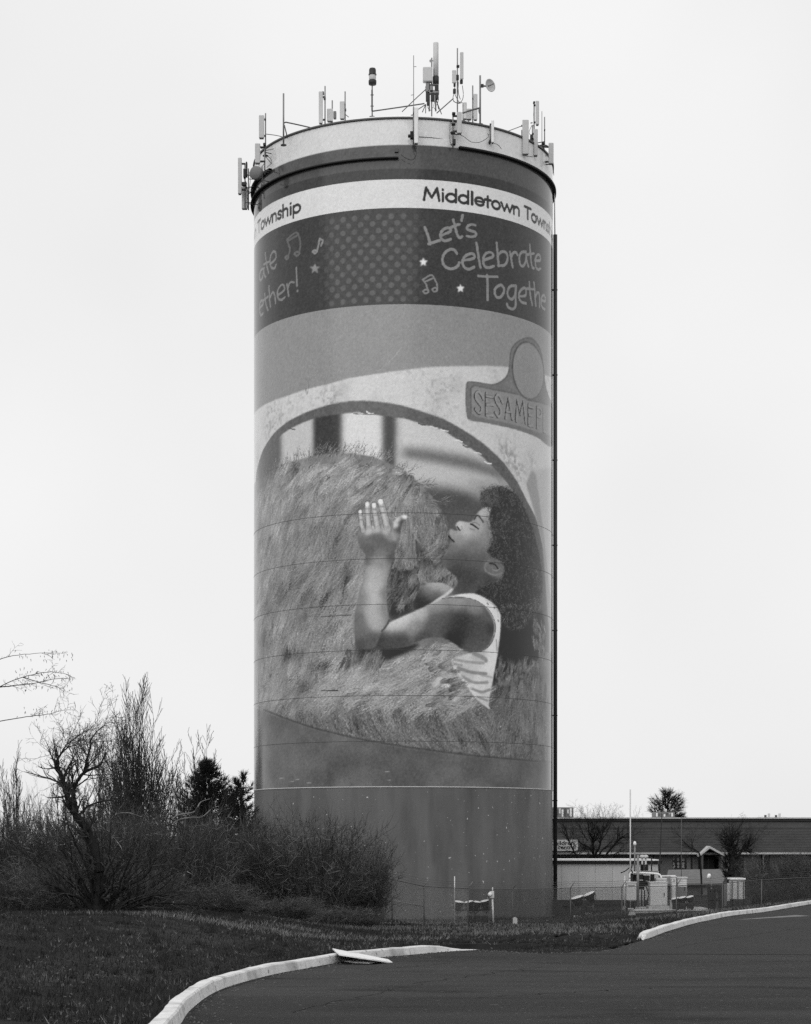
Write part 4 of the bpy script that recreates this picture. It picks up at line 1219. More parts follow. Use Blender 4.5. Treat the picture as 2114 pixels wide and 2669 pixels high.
antenna('pale panel antenna raised high above the right rim', g2, (1420,560,1455,800), (1406,580,830), 111.6, [(1395,570,1415,585)], mount='roof', extra=cab(g2, [[(1408,600),(1400,700),(1405,790),(1385,820)]]))
antenna('short thin whip antenna behind the right rim', g2, None, (1485,660,920), 111.9, mount='roof', name='whip_antenna', polew=.018)
antenna('far right pale panel antenna held out from the rim on dark arms', g2, (1552,985,1602,1195), (1498,980,1305), None, [(1480,985,1510,1000),(1455,1010,1500,1030),(1465,1060,1500,1110,m_galvd)], extra=both(arm(g2, [[(1465,1195),(1540,1198),(1575,1188)],[(1505,1000),(1540,1010),(1545,1030)],[(1470,1105),(1530,1110)]], .03), cab(g2, [[(1580,1190),(1600,1240),(1606,1310)],[(1480,1030),(1460,1040),(1475,1070)],[(1460,1130),(1480,1170),(1465,1200)]])))
antenna('tall thin whip antenna on the far right rim', g2, None, (1512,718,1010), 110.8, [(1505,850,1518,862)], mount='wall', name='whip_antenna', polew=.03)
# cables stapled along the pale rim wall
def wallcable(pts, r=.016):
    P = []
    for x, y in catmull([g2(*p) for p in pts], 5):
        a = aT(x); dd = D-(R+.03)*math.cos(a); P.append(W(x, y, dd))
    MB().tube(P, r, 6).build('wall_cable', m_black, tower)
wallcable([(240,918),(350,925),(440,935),(525,935),(570,910)])
wallcable([(560,740),(530,930),(560,985),(600,1010)], .012)
wallcable([(1075,1040),(1130,1080),(1200,1090),(1290,1120)], .012)
MB().box(tuple(W(*g2(-6,1070),dfr(1032,.12))), tuple(W(*g2(34,1040),dfr(1032,.0)))).build('junction_box', m_galvd, tower)

# ------------------------------------------------------------------ chain link fence
FP = [(800,2236,90),(905,2263,92),(1022,2292,94),(1105,2310,96),(1220,2316.5,98),(1336,2318,100),(1487,2314.5,103),(1621,2312,104),(1763,2309,104.5),(1883,2303,104.5),(1985,2293,104.5),(2120,2286,104.5)]
FT = [W(*p) for p in FP]
fence = empty('chain_link_fence', (FT[4].x, FT[4].y, FT[4].z-1.85), 'grey chain link fence with slanted barbed wire arms in front of the tower base', 'fence')
for i, p in enumerate(FT):
    dark = i in (1,)
    MB().tube([(p.x, p.y, p.z-2.4), (p.x, p.y, p.z+.03)], .034, 8).build('post', m_galvd, fence)
    MB().tube([(p.x, p.y, p.z), (p.x+.22, p.y-.06, p.z+.34)], .02, 6).build('barb_arm', m_galvd if i > 4 else m_galv, fence)
    if i:
        q = FT[i-1]
        MB().tube([q, p], .024, 6).build('top_rail', m_galvd, fence)
        for f in (.35, .65, .95):
            o = Vector((.22*f, -.06*f, .34*f))
            mid = (q+p)/2 + o - Vector((0,0,.03))
            MB().tube([q+o, mid, p+o], .006, 4, False).build('barbed_wire', m_galvd, fence)
        # woven diamonds
        L = (p-q).length; H = 1.80; sp = .062
        dirv = (p-q)/L; n = int((L+H)/sp)
        S0, S1 = [], []
        for s_ in (1, -1):
            for k in range(n):
                t0 = k*sp - (H if s_ > 0 else 0)
                a0, h0, a1, h1 = t0, 0, t0 + s_*H, H
                pts = []
                lo, hi = 0., 1.
                for bound in ((0, 1), (L, -1)):
                    pass
                da = a1-a0
                tA, tB = (0-a0)/da, (L-a0)/da
                lo, hi = max(0, min(tA, tB)), min(1, max(tA, tB))
                if hi-lo < .02: continue
                pa = q + dirv*(a0+da*lo) + Vector((0,0,-1.85+h1*lo)); pb = q + dirv*(a0+da*hi) + Vector((0,0,-1.85+h1*hi))
                slope = (p.z-q.z)
                S0.append(pa); S1.append(pb)
        A = np.array([list(v) for v in S0]); Bp = np.array([list(v) for v in S1])
        t = Bp-A; t /= np.linalg.norm(t, axis=1)[:,None]
        u = np.cross(t, [0,1,0.01]); u /= np.linalg.norm(u, axis=1)[:,None]; w = np.cross(t, u)
        VV = []
        for end in (A, Bp):
            for k in range(3):
                an_ = 2*math.pi*k/3
                VV.append(end + .0058*(math.cos(an_)*u + math.sin(an_)*w))
        VV = np.stack(VV, 1).reshape(-1, 3)
        b6 = np.arange(len(A))[:,None]*6
        QQ = np.concatenate([b6+np.array([[k, (k+1)%3, 3+(k+1)%3, 3+k]]) for k in range(3)])
        np_obj('chain_mesh', VV, QQ, m_galvd if i > 4 else m_galv, fence, kind='stuff')
MB().tube([FT[2]-Vector((0,0,1.0))+Vector((.1,0,0)), FT[3]-Vector((0,0,.95))], .02, 6).build('brace_rail', m_galv, fence)
MB().tube([FT[7]-Vector((0,0,1.25)), FT[8]-Vector((0,0,1.28))], .02, 6).build('brace_rail', m_galvd, fence)

def gz(x, d): return float(zground(np.array([x]), np.array([d]))[0])
def post(name, x, y0, d, r, m, label, cat, tip=None):
    p = W(x, y0, d); root = empty(name, (p.x, d, gz(p.x, d)), label, cat)
    MB().tube([(p.x, d, gz(p.x, d)-.1), p], r, 8).build('pole', m, root)
    if tip: MB().lathe([(0,-.02),(tip,0),(tip,.14),(tip*.5,.2),(0,.21)], p, n=12).build('cap', m_white, root)
    return root
post('thin_pole', 1185, 2284, 97.5, .024, m_light, 'thin pale pole standing by the floodlights at the tower foot', 'pole')
post('thin_pole', 943, 2243, 91, .022, m_light, 'thin pale pole rising from the brush beside the fence', 'pole')

# utility meter on a post
r = empty('meter_post', (W(1284,2406,99).x, 99, gz(W(1284,2406,99).x, 99)), 'small utility meter box on a pale post at the tower foot', 'meter')
a_, b_ = W(1276,2323,99), W(1288,2341,99)
MB().box((a_.x, 98.9, b_.z), (b_.x, 99.1, a_.z), .02).build('meter_box', m_light, r)
MB().lathe([(0,0),(.1,0),(.1,.1),(.08,.13),(0,.13)], W(1277,2331,98.9), (0,-1,0), 14).build('meter_dial', m_white, r)
MB().tube([W(1286,2410,99), W(1283.5,2341,99)], .045, 8).build('post', m_light, r)
MB().tube([W(1284,2323,99), W(1284,2313,99)], .03, 8).build('conduit', m_light, r)
# stone marker
p = W(1342.5, 2412, 97); zb = gz(p.x, 97)
MB().add([(p.x-.11,96.9,zb-.05),(p.x+.11,96.9,zb-.05),(p.x+.10,96.9,zb+.32),(p.x,96.9,zb+.37),(p.x-.10,96.9,zb+.32),(p.x-.11,97.1,zb-.05),(p.x+.11,97.1,zb-.05),(p.x+.10,97.1,zb+.32),(p.x,97.1,zb+.37),(p.x-.10,97.1,zb+.32)],
         [(0,1,2,3,4),(9,8,7,6,5),(0,5,6,1),(1,6,7,2),(2,7,8,3),(3,8,9,4),(4,9,5,0)]).build('marker_stone', m_concrete, None, 'small pale marker stone in the grass before the tower', 'marker', loc=(p.x,97,zb))

def floodlight(x, y, d, rx, tilt, aim, label, group, base_y=None):
    """round floodlight: shallow housing with pale glass aimed up at the tower, yoke and stub"""
    c = W(x, y, d); zb = gz(c.x, d)
    root = empty('floodlight', (c.x, d, zb), label, 'floodlight', group)
    k = rx*d/F
    ax = Vector((math.sin(tilt)*aim, -.12, math.cos(tilt))).normalized()
    h = MB().lathe([(0,-.44),(k*.5,-.43),(k*.62,-.26),(k*.97,-.08),(k*1.0,.0),(k*1.0,.03)], c, ax, 20).build('housing', m_dark, root)
    MB().lathe([(k*1.0,.03),(k*.97,.05),(k*.5,.075),(0,.08)], c, ax, 20).build('glass', m_white, h)
    s = ax.cross(Vector((0,1,0))).normalized()
    e0, e1 = c+s*k*1.02-ax*.08, c-s*k*1.02-ax*.08
    lowp = c-ax*.55
    MB().tube([e0, c+s*k*.7-ax*.45, lowp, c-s*k*.7-ax*.45, e1], .03, 6).build('yoke', m_galvd, root)
    MB().tube([lowp, (lowp.x, d, zb-.05)], .05, 8).build('stem', m_galvd, root)
    MB().box((c.x-.18, d-.15, zb-.05), (c.x+.18, d+.15, zb+.06)).build('foot', m_concrete, root)
    MB().box((c.x-.17, d-.32, zb+.10), (c.x+.17, d-.06, zb+.42), .02).build('ballast_box', m_dark, root)
    return root
GF = 'floodlights at the tower foot'
for i, (x, y, rx, lb) in enumerate([(1196,2352,13,'first floodlight from the thin pale pole at the tower foot'),(1222,2352,12,'second floodlight from the thin pale pole at the tower foot'),(1243,2352.5,10,'third floodlight from the thin pale pole at the tower foot'),(1263,2350,12,'fourth floodlight at the tower foot, next to the meter post')]):
    floodlight(x, y, 99.5+.15*i, rx, R_(8+5*(i%2)), (-1)**i, lb, GF)
mb = MB().tube([W(1185,2372,100.3), W(1272,2371,100.6)], .05, 8)
o = mb.build('crossbar', m_dark, None, 'dark crossbar behind the row of floodlights at the tower foot', 'bar')
GT = 'floodlights beside the light panelled shed'
floodlight(1504, 2340, 107.5, 17, R_(17), -1, 'left floodlight of the pair in front of the panelled shed', GT)
floodlight(1535, 2331, 108.2, 16, R_(24), -1, 'raised right floodlight of the pair in front of the panelled shed', GT)
GR = 'floodlights below the right cabinets'
for x, y, lb in [(1760,2343,'left of the three flat floodlights under the twin cabinets'),(1778,2341,'middle of the three flat floodlights under the twin cabinets'),(1798,2339,'right of the three flat floodlights under the twin cabinets')]:
    floodlight(x, y, 106.2, 10.5, R_(14), -1, lb, GR)

# ------------------------------------------------------------------ equipment compound
def pbox(x0, y0, x1, y1, d, dep, bev=.03):
    a, b = W(x0, y0, d), W(x1, y1, d)
    return MB().box((a.x, d, b.z), (b.x, d+dep, a.z), bev)
def cabinet(label, x0, y0, x1, y1, d, dep, m, door=None, legs=True, ylow=None, vents=0, cap=True):
    a, b = W(x0, y0, d), W(x1, y1, d)
    zb = gz((a.x+b.x)/2, d)
    root = empty('equipment_cabinet', ((a.x+b.x)/2, d+dep/2, zb), label, 'cabinet', 'cabinets in the equipment compound')
    pbox(x0, y0, x1, y1, d, dep).build('housing', m, root)
    if cap: MB().box((a.x-.03, d-.04, a.z-.005), (b.x+.03, d+dep+.03, a.z+.04)).build('lid', m, root)
    if door is not None:
        xs = W(door, y0, d).x
        dr = MB().box((xs, d-.018, b.z+.08), (b.x-.04, d-.002, a.z-.08)).build('door', m, root)
        MB().box((xs+.06, d-.045, (a.z+b.z)/2-.12), (xs+.10, d-.018, (a.z+b.z)/2+.08)).build('handle', m_dark, dr)
    for k in range(vents):
        z = a.z-.15-.09*k
        MB().box((a.x+.08, d-.02, z-.02), (b.x-.08, d-.003, z+.02)).build('vent', m_mid, root)
    if legs:
        for xx in (a.x+.06, b.x-.06):
            MB().tube([(xx, d+dep/2, zb-.1), (xx, d+dep/2, b.z+.01)], .05, 8).build('leg', m_dark, root)
    else:
        MB().box((a.x-.1, d-.1, zb-.15), (b.x+.1, d+dep+.1, max(b.z-.004, zb-.1))).build('plinth', m_concrete, root)
    return root
cabinet('small pale box cabinet raised on dark legs left of the pipe rack', 1632.5, 2300.5, 1658.5, 2347, 107, .6, m_light, None, True, vents=1)
cabinet('large pale double door cabinet in the middle of the compound', 1695, 2300.5, 1740, 2361, 108, 1.0, m_light, 1727, False)
cabinet('low pale box sitting behind the large double door cabinet', 1709, 2288.5, 1739, 2299, 109.6, .8, m_light, None, True, cap=False)
cabinet('narrow pale cabinet with a dark meter hole left of the twin', 1751, 2286, 1762.5, 2346, 108.5, .6, m_light, None, False, vents=2)
tw = cabinet('pale two tone twin cabinet at the right of the group', 1765.5, 2288, 1791, 2343, 108.8, .8, m_light, 1780, False)
pbox(1766,2311,1790,2342,108.77,.02,0).build('lower_panel', m_mid, tw)
# pipe rack with arched rail
rk = empty('pipe_rack', (W(1675,2360,109).x, 109, gz(W(1675,2360,109).x, 109)), 'tangled pipe rack with a pale arched rail between the cabinets', 'pipe rack')
def rt(pts, rad, m, nm, d=109, sm=True):
    P = [W(x, y, d) for x, y in pts]
    if sm and len(P) > 2: P = [Vector(q) for q in catmull([tuple(p) for p in P], 5)]
    MB().tube(P, rad, 8).build(nm, m, rk)
rt([(1641,2302),(1641,2284),(1642,2278),(1646,2274.5),(1665,2274.5),(1690,2275.5),(1712,2277),(1718,2279),(1722,2283),(1724,2288)], .045, m_white, 'arched_rail', 108.6)
rt([(1724,2283.5),(1740,2283.3),(1761,2283)], .045, m_light, 'side_rail', 108.9)
for i, x in enumerate([1664,1668.5,1672.5,1676.5,1680]):
    rt([(x,2320),(x,2362)], .035, [m_dark, m_offwhite, m_dark, m_light, m_dark][i], 'riser', 108.9)
for x in (1674, 1683):
    rt([(x,2236),(x,2272)], .05, m_offwhite, 'vent_stack', 110)
    MB().lathe([(.05,0),(.13,.02),(.15,.09),(.1,.17),(0,.19)], W(x,2237,110), n=12).build('vent_cap', m_offwhite, rk)
rt([(1628.5,2282),(1628.5,2375)], .03, m_offwhite, 'post', 107)
rt([(1662.5,2228),(1662.5,2365)], .07, m_galv, 'post', 108.4)
rt([(1654.5,2202),(1654.5,2278)], .045, m_galv, 'post', 109.2)
MB().lathe([(0,-.02),(.08,0),(.09,.1),(.05,.2),(0,.22)], W(1654.5,2203,109.2), n=12).build('lamp_tip', m_white, rk)
rt([(1698.5,2234),(1698.5,2270)], .035, m_dark, 'post', 110)
rt([(1716,2245),(1717.5,2270)], .035, m_dark, 'post', 110)
for x0,y0,x1,y1,mm in [(1664,2279,1677,2293,m_dark),(1678,2282,1692,2296,m_black),(1666,2295,1683,2311,m_black),(1684,2297,1694,2309,m_dark),(1646,2277,1651,2298,m_dark),(1652,2279,1660,2299,m_black),(1697,2279,1706,2300,m_black),(1690,2283,1697,2290,m_mid),(1663,2311,1680,2319,m_dark),(1671,2253,1675,2269,m_black),(1676,2253,1682,2269,m_dark),(1684,2253,1690,2269,m_black),(1633,2349,1657,2368,m_black)]:
    pbox(x0,y0,x1,y1,109.2+random.random()*.3,.35,.02).build('equipment_box', mm, rk)
pbox(1664,2270,1716,2274,109.3,.6,0).build('cable_tray', m_mid, rk)
pbox(1640,2273.6,1664,2275.4,109.3,.4,0).build('cable_tray', m_mid, rk)
for pts in [[(1640,2262),(1630,2270),(1618,2275)],[(1648,2255),(1645,2266),(1650,2275)],[(1690,2290),(1697,2300),(1692,2312)],[(1684,2310),(1690,2330),(1686,2352)],[(1660,2300),(1664,2330),(1658,2360)],[(1700,2366),(1715,2364),(1730,2370),(1745,2371)]]:
    rt(pts, .03, m_black, 'hose', 108.5)
# tall whip masts of the compound
post('whip_mast', 1643, 2058, 109.5, .035, m_light, 'tall pale whip mast rising straight above the compound', 'mast')
w2 = empty('whip_mast', (W(1718,2300,112).x, 112, gz(W(1718,2300,112).x,112)), 'tall dark whip mast leaning slightly in front of the roof evergreen', 'mast')
MB().tube([W(1717,2320,112), W(1720,2245,112), W(1724,2150,112), W(1728.5,2052,112)], [.045,.035,.028,.018], 8).build('pole', m_dark, w2)
post('whip_mast', 1776, 2128, 114, .018, m_galvd, 'faint thin mast above the twin cabinets', 'mast')
# slab, rubble, lamps
pp = [W(1652,2383,104.9), W(1868,2379,106.4)]
MB().box((W(1652,2380,106).x,105.6,gz(12,106)-.2),(W(1868,2380,106).x,111.5,gz(14,107)+.06),.02).build('concrete_pad', m_concrete, None, 'pale concrete pad under the compound cabinets', 'slab', loc=(14,107,0))
p = W(1646.5,2376,104.9); zb = gz(p.x,104.9)
MB().add([(p.x-.2,104.7,zb-.03),(p.x+.2,104.7,zb-.03),(p.x+.22,105.1,zb-.03),(p.x-.18,105.1,zb-.03),(p.x-.05,104.8,zb+.3),(p.x+.08,104.85,zb+.28),(p.x+.02,105,zb+.26)],
         [(0,1,5,4),(1,2,6,5),(2,3,6),(3,0,4,6),(4,5,6),(0,3,2,1)]).build('concrete_lump', m_concrete, None, 'pale wedge shaped concrete lump by the fence post', 'concrete', loc=(p.x,104.9,zb))
l = post('security_lamp', 1854, 2278, 107.5, .028, m_galv, 'small white lamp on a bent arm above the dark wooden rack', 'lamp')
MB().tube([W(1854,2279,107.5), W(1852,2277,107.4), W(1848,2279,107.3)], .025, 6).build('arm', m_galv, l)
MB().lathe([(0,.1),(.07,.09),(.10,0),(.10,-.12),(.05,-.16),(0,-.16)], W(1848.5,2282,107.3), (.3,0,1), 14).build('lamp_head', m_white, l)
# wooden rack
wr = empty('wooden_rack', (W(1866,2378,107).x, 107, gz(W(1866,2378,107).x,107)), 'dark slatted wooden rack standing right of the concrete pad', 'rack')
m_wood = mat('dark_wood', .024, .9, .4, 6, .4, .15, 30, stretch=(6,6,1))
for x in (1847, 1884): pbox(x-2,2306,x+2,2380,107,.12,0).build('post', m_wood, wr)
for i in range(6):
    x0 = 1850+i*5.7
    pbox(x0,2319,x0+4.8,2378,107.05+.02*(i%2),.05,0).build('slat', m_wood if i != 3 else m_galvd, wr)
for y in (2308, 2317, 2341): pbox(1845,y,1886,y+4.5,106.94,.05,0).build('crosspiece', m_wood, wr)
# bin on a stand
bn = empty('ribbed_bin', (W(1924,2343,108).x, 108, gz(W(1924,2343,108).x,108)), 'pale ribbed metal bin with a white lid on dark legs', 'bin')
pbox(1907,2293,1941,2344,108,.9,.02).build('body', m_light, bn)
pbox(1904,2288.5,1944,2293.2,107.9,1.1,.02).build('lid', m_white, bn)
for x in (1907.5,1922.5,1937): pbox(x,2296,x+2.2,2343,107.95,.04,0).build('rib', m_galvd, bn)
for x in (1908,1940):
    p = W(x,2343,108.4); MB().tube([(p.x,108.4,gz(p.x,108.4)-.1),p], .06, 8).build('leg', m_dark, bn)
pn = empty('sheet_stack', (W(1894,2345,107.6).x,107.6,gz(W(1894,2345,107.6).x,107.6)), 'narrow pale sheet leaning between the rack and the bin', 'panel')
pbox(1887,2304,1894,2362,107.7,.04,0).build('sheet', m_mid, pn); pbox(1895,2302,1902,2348,107.8,.04,0).build('sheet', m_light, pn)

# ------------------------------------------------------------------ panelled shed
sx0, sx1 = 7.6, W(1720,2300,120).x
zt, zbm = W(0,2251,120).z, gz(12,120)-.1
shed = empty('panelled_shed', ((sx0+sx1)/2, 122, zbm), 'long light metal panelled shed with a dark fascia behind the fence', 'shed')
MB().box((sx0+.02, 120.06, zbm), (sx1-.02, 126, zt)).build('wall_core', m_mid, shed)
x = W(1463-44.7*2, 0, 120).x
xs = [W(1463.5+44.4*k, 0, 120).x for k in range(-1, 7)]
xs = [sx0] + [q for q in xs if sx0+.2 < q < sx1-.2] + [sx1]
for a_, b_ in zip(xs[:-1], xs[1:]):
    MB().box((a_+.012, 120.0, zbm), (b_-.012, 120.055, zt), .008).build('wall_panel', m_shed, shed)
for q in xs[1:-1]:
    MB().box((q-.012, 119.99, zbm), (q+.012, 120.03, zt)).build('joint_strip', m_offwhite, shed)
MB().box((sx0-.1, 119.85, W(0,2251.2,120).z), (sx1+.12, 126.1, W(0,2243.5,120).z)).build('fascia', m_black, shed)
MB().box((sx0-.12, 119.8, W(0,2243.5,120).z+.002), (sx1-.1, 126.2, W(0,2239.8,120).z)).build('roof_edge', m_white, shed)
MB().box((sx0, 119.93, zbm), (sx1, 119.99, zbm+.35)).build('skirting', m_dark, shed)

# ------------------------------------------------------------------ long low building
BD = 150.0
bx0, bx1 = 6.0, 46.0
ze = W(0,2224,BD).z; ztop = W(0,2134,BD+3.2).z
bld = empty('low_brick_building', (20, BD+6, 0), 'long low brick building under a deep dark shingle roof', 'building')
m_seat = mat('window_art', .30, .8, .3, 5)
# wall pieces leave openings
ops = [(W(1432,0,BD).x, W(1487,0,BD).x, 2234, 2262), (W(1600,0,BD).x, W(1612,0,BD).x, 2229, 2262), (W(1665,0,BD).x, W(1707,0,BD).x, 2229, 2265), (W(1755.5,0,BD).x, W(1808,0,BD).x, 2229, 2265), (W(1823.5,0,BD).x, W(1877,0,BD).x, 2226, 2320), (W(1908,0,BD).x, W(1942,0,BD).x, 2230, 2300), (W(1987,0,BD).x, W(2010,0,BD).x, 2229, 2290), (W(2050,0,BD).x, W(2090,0,BD).x, 2229, 2265)]
cur = bx0
for a_, b_, y0, y1 in ops:
    MB().box((cur, BD+.6, -.2), (a_, BD+.9, ze)).build('wall', m_brick, bld)
    MB().box((a_, BD+.6, -.2), (b_, BD+.9, W(0,y1,BD+.6).z)).build('wall', m_brick, bld)
    MB().box((a_, BD+.6, W(0,y0,BD+.6).z), (b_, BD+.9, ze)).build('wall', m_brick, bld)
    cur = b_
MB().box((cur, BD+.6, -.2), (bx1, BD+.9, ze)).build('wall', m_brick, bld)
MB().box((bx0+.1, BD+2.2, -.2), (bx1-.1, BD+14, ze-.05)).build('interior', m_black, bld)
for k, (a_, b_, y0, y1) in enumerate(ops):
    if k == 4: continue
    z0, z1 = W(0,y1,BD+.6).z, W(0,y0,BD+.6).z
    w_ = MB().box((a_, BD+.74, z0), (b_, BD+.78, z1)).build('window', m_glass, bld)
    fr = MB()
    for f in (0, .36, .94):
        xx = a_+(b_-a_)*f
        fr.box((xx, BD+.68, z0), (xx+.05, BD+.74, z1))
    fr.build('frame', m_dark, w_)
    if k in (2, 3):
        for j in range(13):      # paper cut-outs stuck on the panes
            u, v = random.random(), random.random()
            cx_, cz_ = a_+.1+(b_-a_-.2)*((j%4)/3.6), z0+.15+(z1-z0-.3)*((j//4)/2.6) + random.uniform(-.05,.05)
            rr = random.uniform(.09,.15); mb = MB()
            mb.poly([(cx_+rr*math.cos(t)*random.uniform(.7,1.1), BD+.735, cz_+rr*1.2*math.sin(t)*random.uniform(.7,1.1)) for t in np.linspace(0,2*math.pi,9)[:-1]], (0,-.006,0))
            mb.build('paper_cutout', m_seat, w_)
        MB().box((a_+(b_-a_)*.72, BD+.70, z0), (a_+(b_-a_)*.92, BD+.735, z1)).build('blind', m_mid, w_)
# roof slopes: upper and lower shingle fields with a course line between
zmid = W(0,2159,BD+2.4).z
def slope(y0, z0, y1, z1, th=.12):
    return MB().add([(bx0,y0,z0),(bx1,y0,z0),(bx1,y1,z1),(bx0,y1,z1),(bx0,y0,z0-th),(bx1,y0,z0-th),(bx1,y1,z1-th),(bx0,y1,z1-th)],[(0,1,2,3),(7,6,5,4),(0,4,5,1),(1,5,6,2),(2,6,7,3),(3,7,4,0)])
slope(BD, ze+.03, BD+2.4, zmid-.02).build('lower_roof', m_roofdark, bld)
for k in range(15):          # shingle courses, each lapping over the one below
    f0, f1 = k/15, (k+1)/15
    y0_, y1_ = BD+2.38*f0, BD+2.38*f1; z0_, z1_ = ze+.05+(zmid-ze-.05)*f0, ze+.05+(zmid-ze-.05)*f1
    MB().add([(bx0,y0_-.02,z0_+.035),(bx1,y0_-.02,z0_+.035),(bx1,y1_,z1_+.008),(bx0,y1_,z1_+.008),(bx0,y0_-.02,z0_),(bx1,y0_-.02,z0_)],[(0,1,2,3),(4,5,1,0)]).build('shingle_course', m_roofdark, bld)
slope(BD+2.5, zmid+.04, BD+3.3, ztop-.15).build('upper_roof', m_roofdark, bld)
for xx in (10.5, 17.4, 26.6, 31.5):
    MB().tube([(xx, BD+.5, -.1), (xx, BD+.5, ze-.3), (xx, BD+.1, ze-.1)], .06, 8).build('downpipe', m_trim, bld)
MB().box((bx0, BD-.12, ze-.06), (bx1, BD-.035, ze+.03)).build('gutter', m_trim, bld)
MB().box((bx0, BD+2.33, zmid-.06), (bx1, BD+2.52, zmid+.045)).build('course_strip', m_dark, bld)
MB().box((bx0, BD+3.1, ztop-.2), (bx1, BD+14, ztop)).build('parapet', m_dark, bld)
MB().box((bx0-.1, BD+3.0, ztop+.003), (bx1+.1, BD+14.2, ztop+.10)).build('coping', m_trim, bld)
MB().box((bx0, BD-.03, ze-.11), (bx1, BD+.02, ze+.055)).build('eave_fascia', m_trim, bld)
# gabled porch
xa, xb, xp = W(1822.5,0,BD).x, W(1878,0,BD).x, W(1849.5,0,BD-1).x
zp = W(0,2205,BD-1).z; zs = W(0,2227,BD-1).z
g_ = MB()
for sx in ((xa-.15, zs, xp, zp), (xb+.15, zs, xp, zp)):
    x0_, z0_, x1_, z1_ = sx
    g_.add([(x0_,BD-1.2,z0_),(x1_,BD-1.2,z1_),(x1_,BD+2.0,z1_),(x0_,BD+2.0,z0_),(x0_,BD-1.2,z0_-.16),(x1_,BD-1.2,z1_-.18),(x1_,BD+2.0,z1_-.18),(x0_,BD+2.0,z0_-.16)],[(0,1,2,3),(4,7,6,5),(0,4,5,1),(1,5,6,2),(2,6,7,3),(3,7,4,0)])
g_.build('porch_gable', m_trim, bld)
MB().poly([(xa+.1,BD+.2,zs-.1),(xb-.1,BD+.2,zs-.1),(xp,BD+.2,zp-.22)], (0,.1,0)).build('gable_panel', m_dark, bld)
for xx in (xa, xb-.14): MB().box((xx,BD-1.1,-.2),(xx+.14,BD-.95,zs-.05)).build('porch_post', m_galvd, bld)
MB().box((xa+.2,BD+1.6,-.2),(xb-.2,BD+1.7,zs-.2)).build('porch_door', m_dark, bld)
MB().box((xp+.25,BD+1.55,-.2),(xp+.31,BD+1.6,zs-.2)).build('door_stile', m_galvd, bld)
# name board
sa, sb = W(1415,0,BD-.6).x, W(1506.5,0,BD-.6).x
zt_s, zb_s = W(0,2188.5,BD-.6).z, W(0,2217.5,BD-.6).z
sg = empty('name_board', ((sa+sb)/2, BD-.5, zb_s), 'pale lettered name board on the roof edge, half hidden by the tower', 'sign')
MB().box((sa, BD-.6, zb_s), (sb, BD-.48, zt_s)).build('board', m_offwhite, sg)
MB().box((sa+.5, BD-.48, zb_s), (sa+.6, BD+.9, zb_s+.5)).build('bracket', m_dark, sg)
MB().box((sb-.6, BD-.48, zb_s), (sb-.5, BD+.9, zb_s+.5)).build('bracket', m_dark, sg)
def text_part(body, x0, z0, h, y, parent, width=None, m=m_black):
    cu = bpy.data.curves.new('lettering', 'FONT'); cu.body = body; cu.size = h; cu.offset = .012*h; cu.extrude = .004
    ob = bpy.data.objects.new('tmp', cu); COL.objects.link(ob)
    bpy.context.view_layer.update()
    dg = bpy.context.evaluated_depsgraph_get()
    me_ = bpy.data.meshes.new_from_object(ob.evaluated_get(dg))
    COL.objects.unlink(ob); bpy.data.objects.remove(ob)
    co = np.zeros(len(me_.vertices)*3, np.float32); me_.vertices.foreach_get('co', co); co = co.reshape(-1,3)
    w_ = co[:,0].max()-co[:,0].min(); sx = (width/w_) if width else 1
    pl = world_loc(parent)
    out = np.stack([x0+(co[:,0]-co[:,0].min())*sx-pl.x, y-co[:,2]-pl.y, z0+co[:,1]-pl.z], -1)
    me_.vertices.foreach_set('co', out.astype(np.float32).ravel()); me_.update()
    me_.name = 'lettering'; me_.materials.clear(); me_.materials.append(m)
    o_ = bpy.data.objects.new('lettering', me_); COL.objects.link(o_); o_.parent = parent
    return o_
k = BD/F
text_part('Children', W(1434,0,BD-.62).x, W(0,2202,BD-.62).z, 15*k, BD-.62, sg, 62*k)
text_part('central', W(1454,0,BD-.62).x, W(0,2213,BD-.62).z, 15*k, BD-.62, sg, 46*k)
# rooftop units
for (x0,y0,x1,y1,lb) in [(1440,2104,1495,2131,'grey rooftop air unit beside the tower edge'),(1707,2116,1759,2133,'low grey rooftop air unit below the evergreen'),(1980,2130,2050,2137,'flat grey rooftop air unit at the right end')]:
    a_, b_ = W(x0,y0,BD+6), W(x1,y1,BD+6)
    u_ = empty('rooftop_unit', ((a_.x+b_.x)/2, BD+7, ztop+.1), lb, 'air unit', 'air units on the low building')
    MB().box((a_.x,BD+6,ztop+.1),(b_.x,BD+8,a_.z),.03).build('housing', m_mid, u_)
    n = 7
    for j in range(n):
        xx = a_.x+.08+(b_.x-a_.x-.16)*j/n
        MB().box((xx,BD+5.96,ztop+.2+.12*(j%3)),(xx+(b_.x-a_.x)/n*.6,BD+5.995,a_.z-.08-.1*(j%2))).build('louvre', [m_white,m_galvd,m_light][j%3], u_)
# low lean-to in front of it
lt = empty('lean_to', (W(1815,2300,132).x, 133, 0), 'low lean-to with a pale sloping roof in front of the brick building', 'outbuilding')
a0, a1, b0, b1 = W(1742,2267,136), W(1896,2265,136), W(1733,2304,131), W(1884,2302,131)
MB().add([b0,b1,a1,a0,b0-Vector((0,0,.12)),b1-Vector((0,0,.12)),a1-Vector((0,0,.12)),a0-Vector((0,0,.12))],[(0,1,2,3),(7,6,5,4),(0,4,5,1),(1,5,6,2),(2,6,7,3),(3,7,4,0)]).build('roof', mat('lean_to_roof', .13, .9, .3, 3, .4), lt)
MB().box((b0.x+.3,131.4,-.2),(b1.x-.3,135.8,b0.z-.15)).build('wall', m_brick, lt)
MB().box((W(1830,0,131.3).x,131.3,-.2),(W(1843,0,131.3).x,131.39,b0.z-.25)).build('door', m_mid, lt)
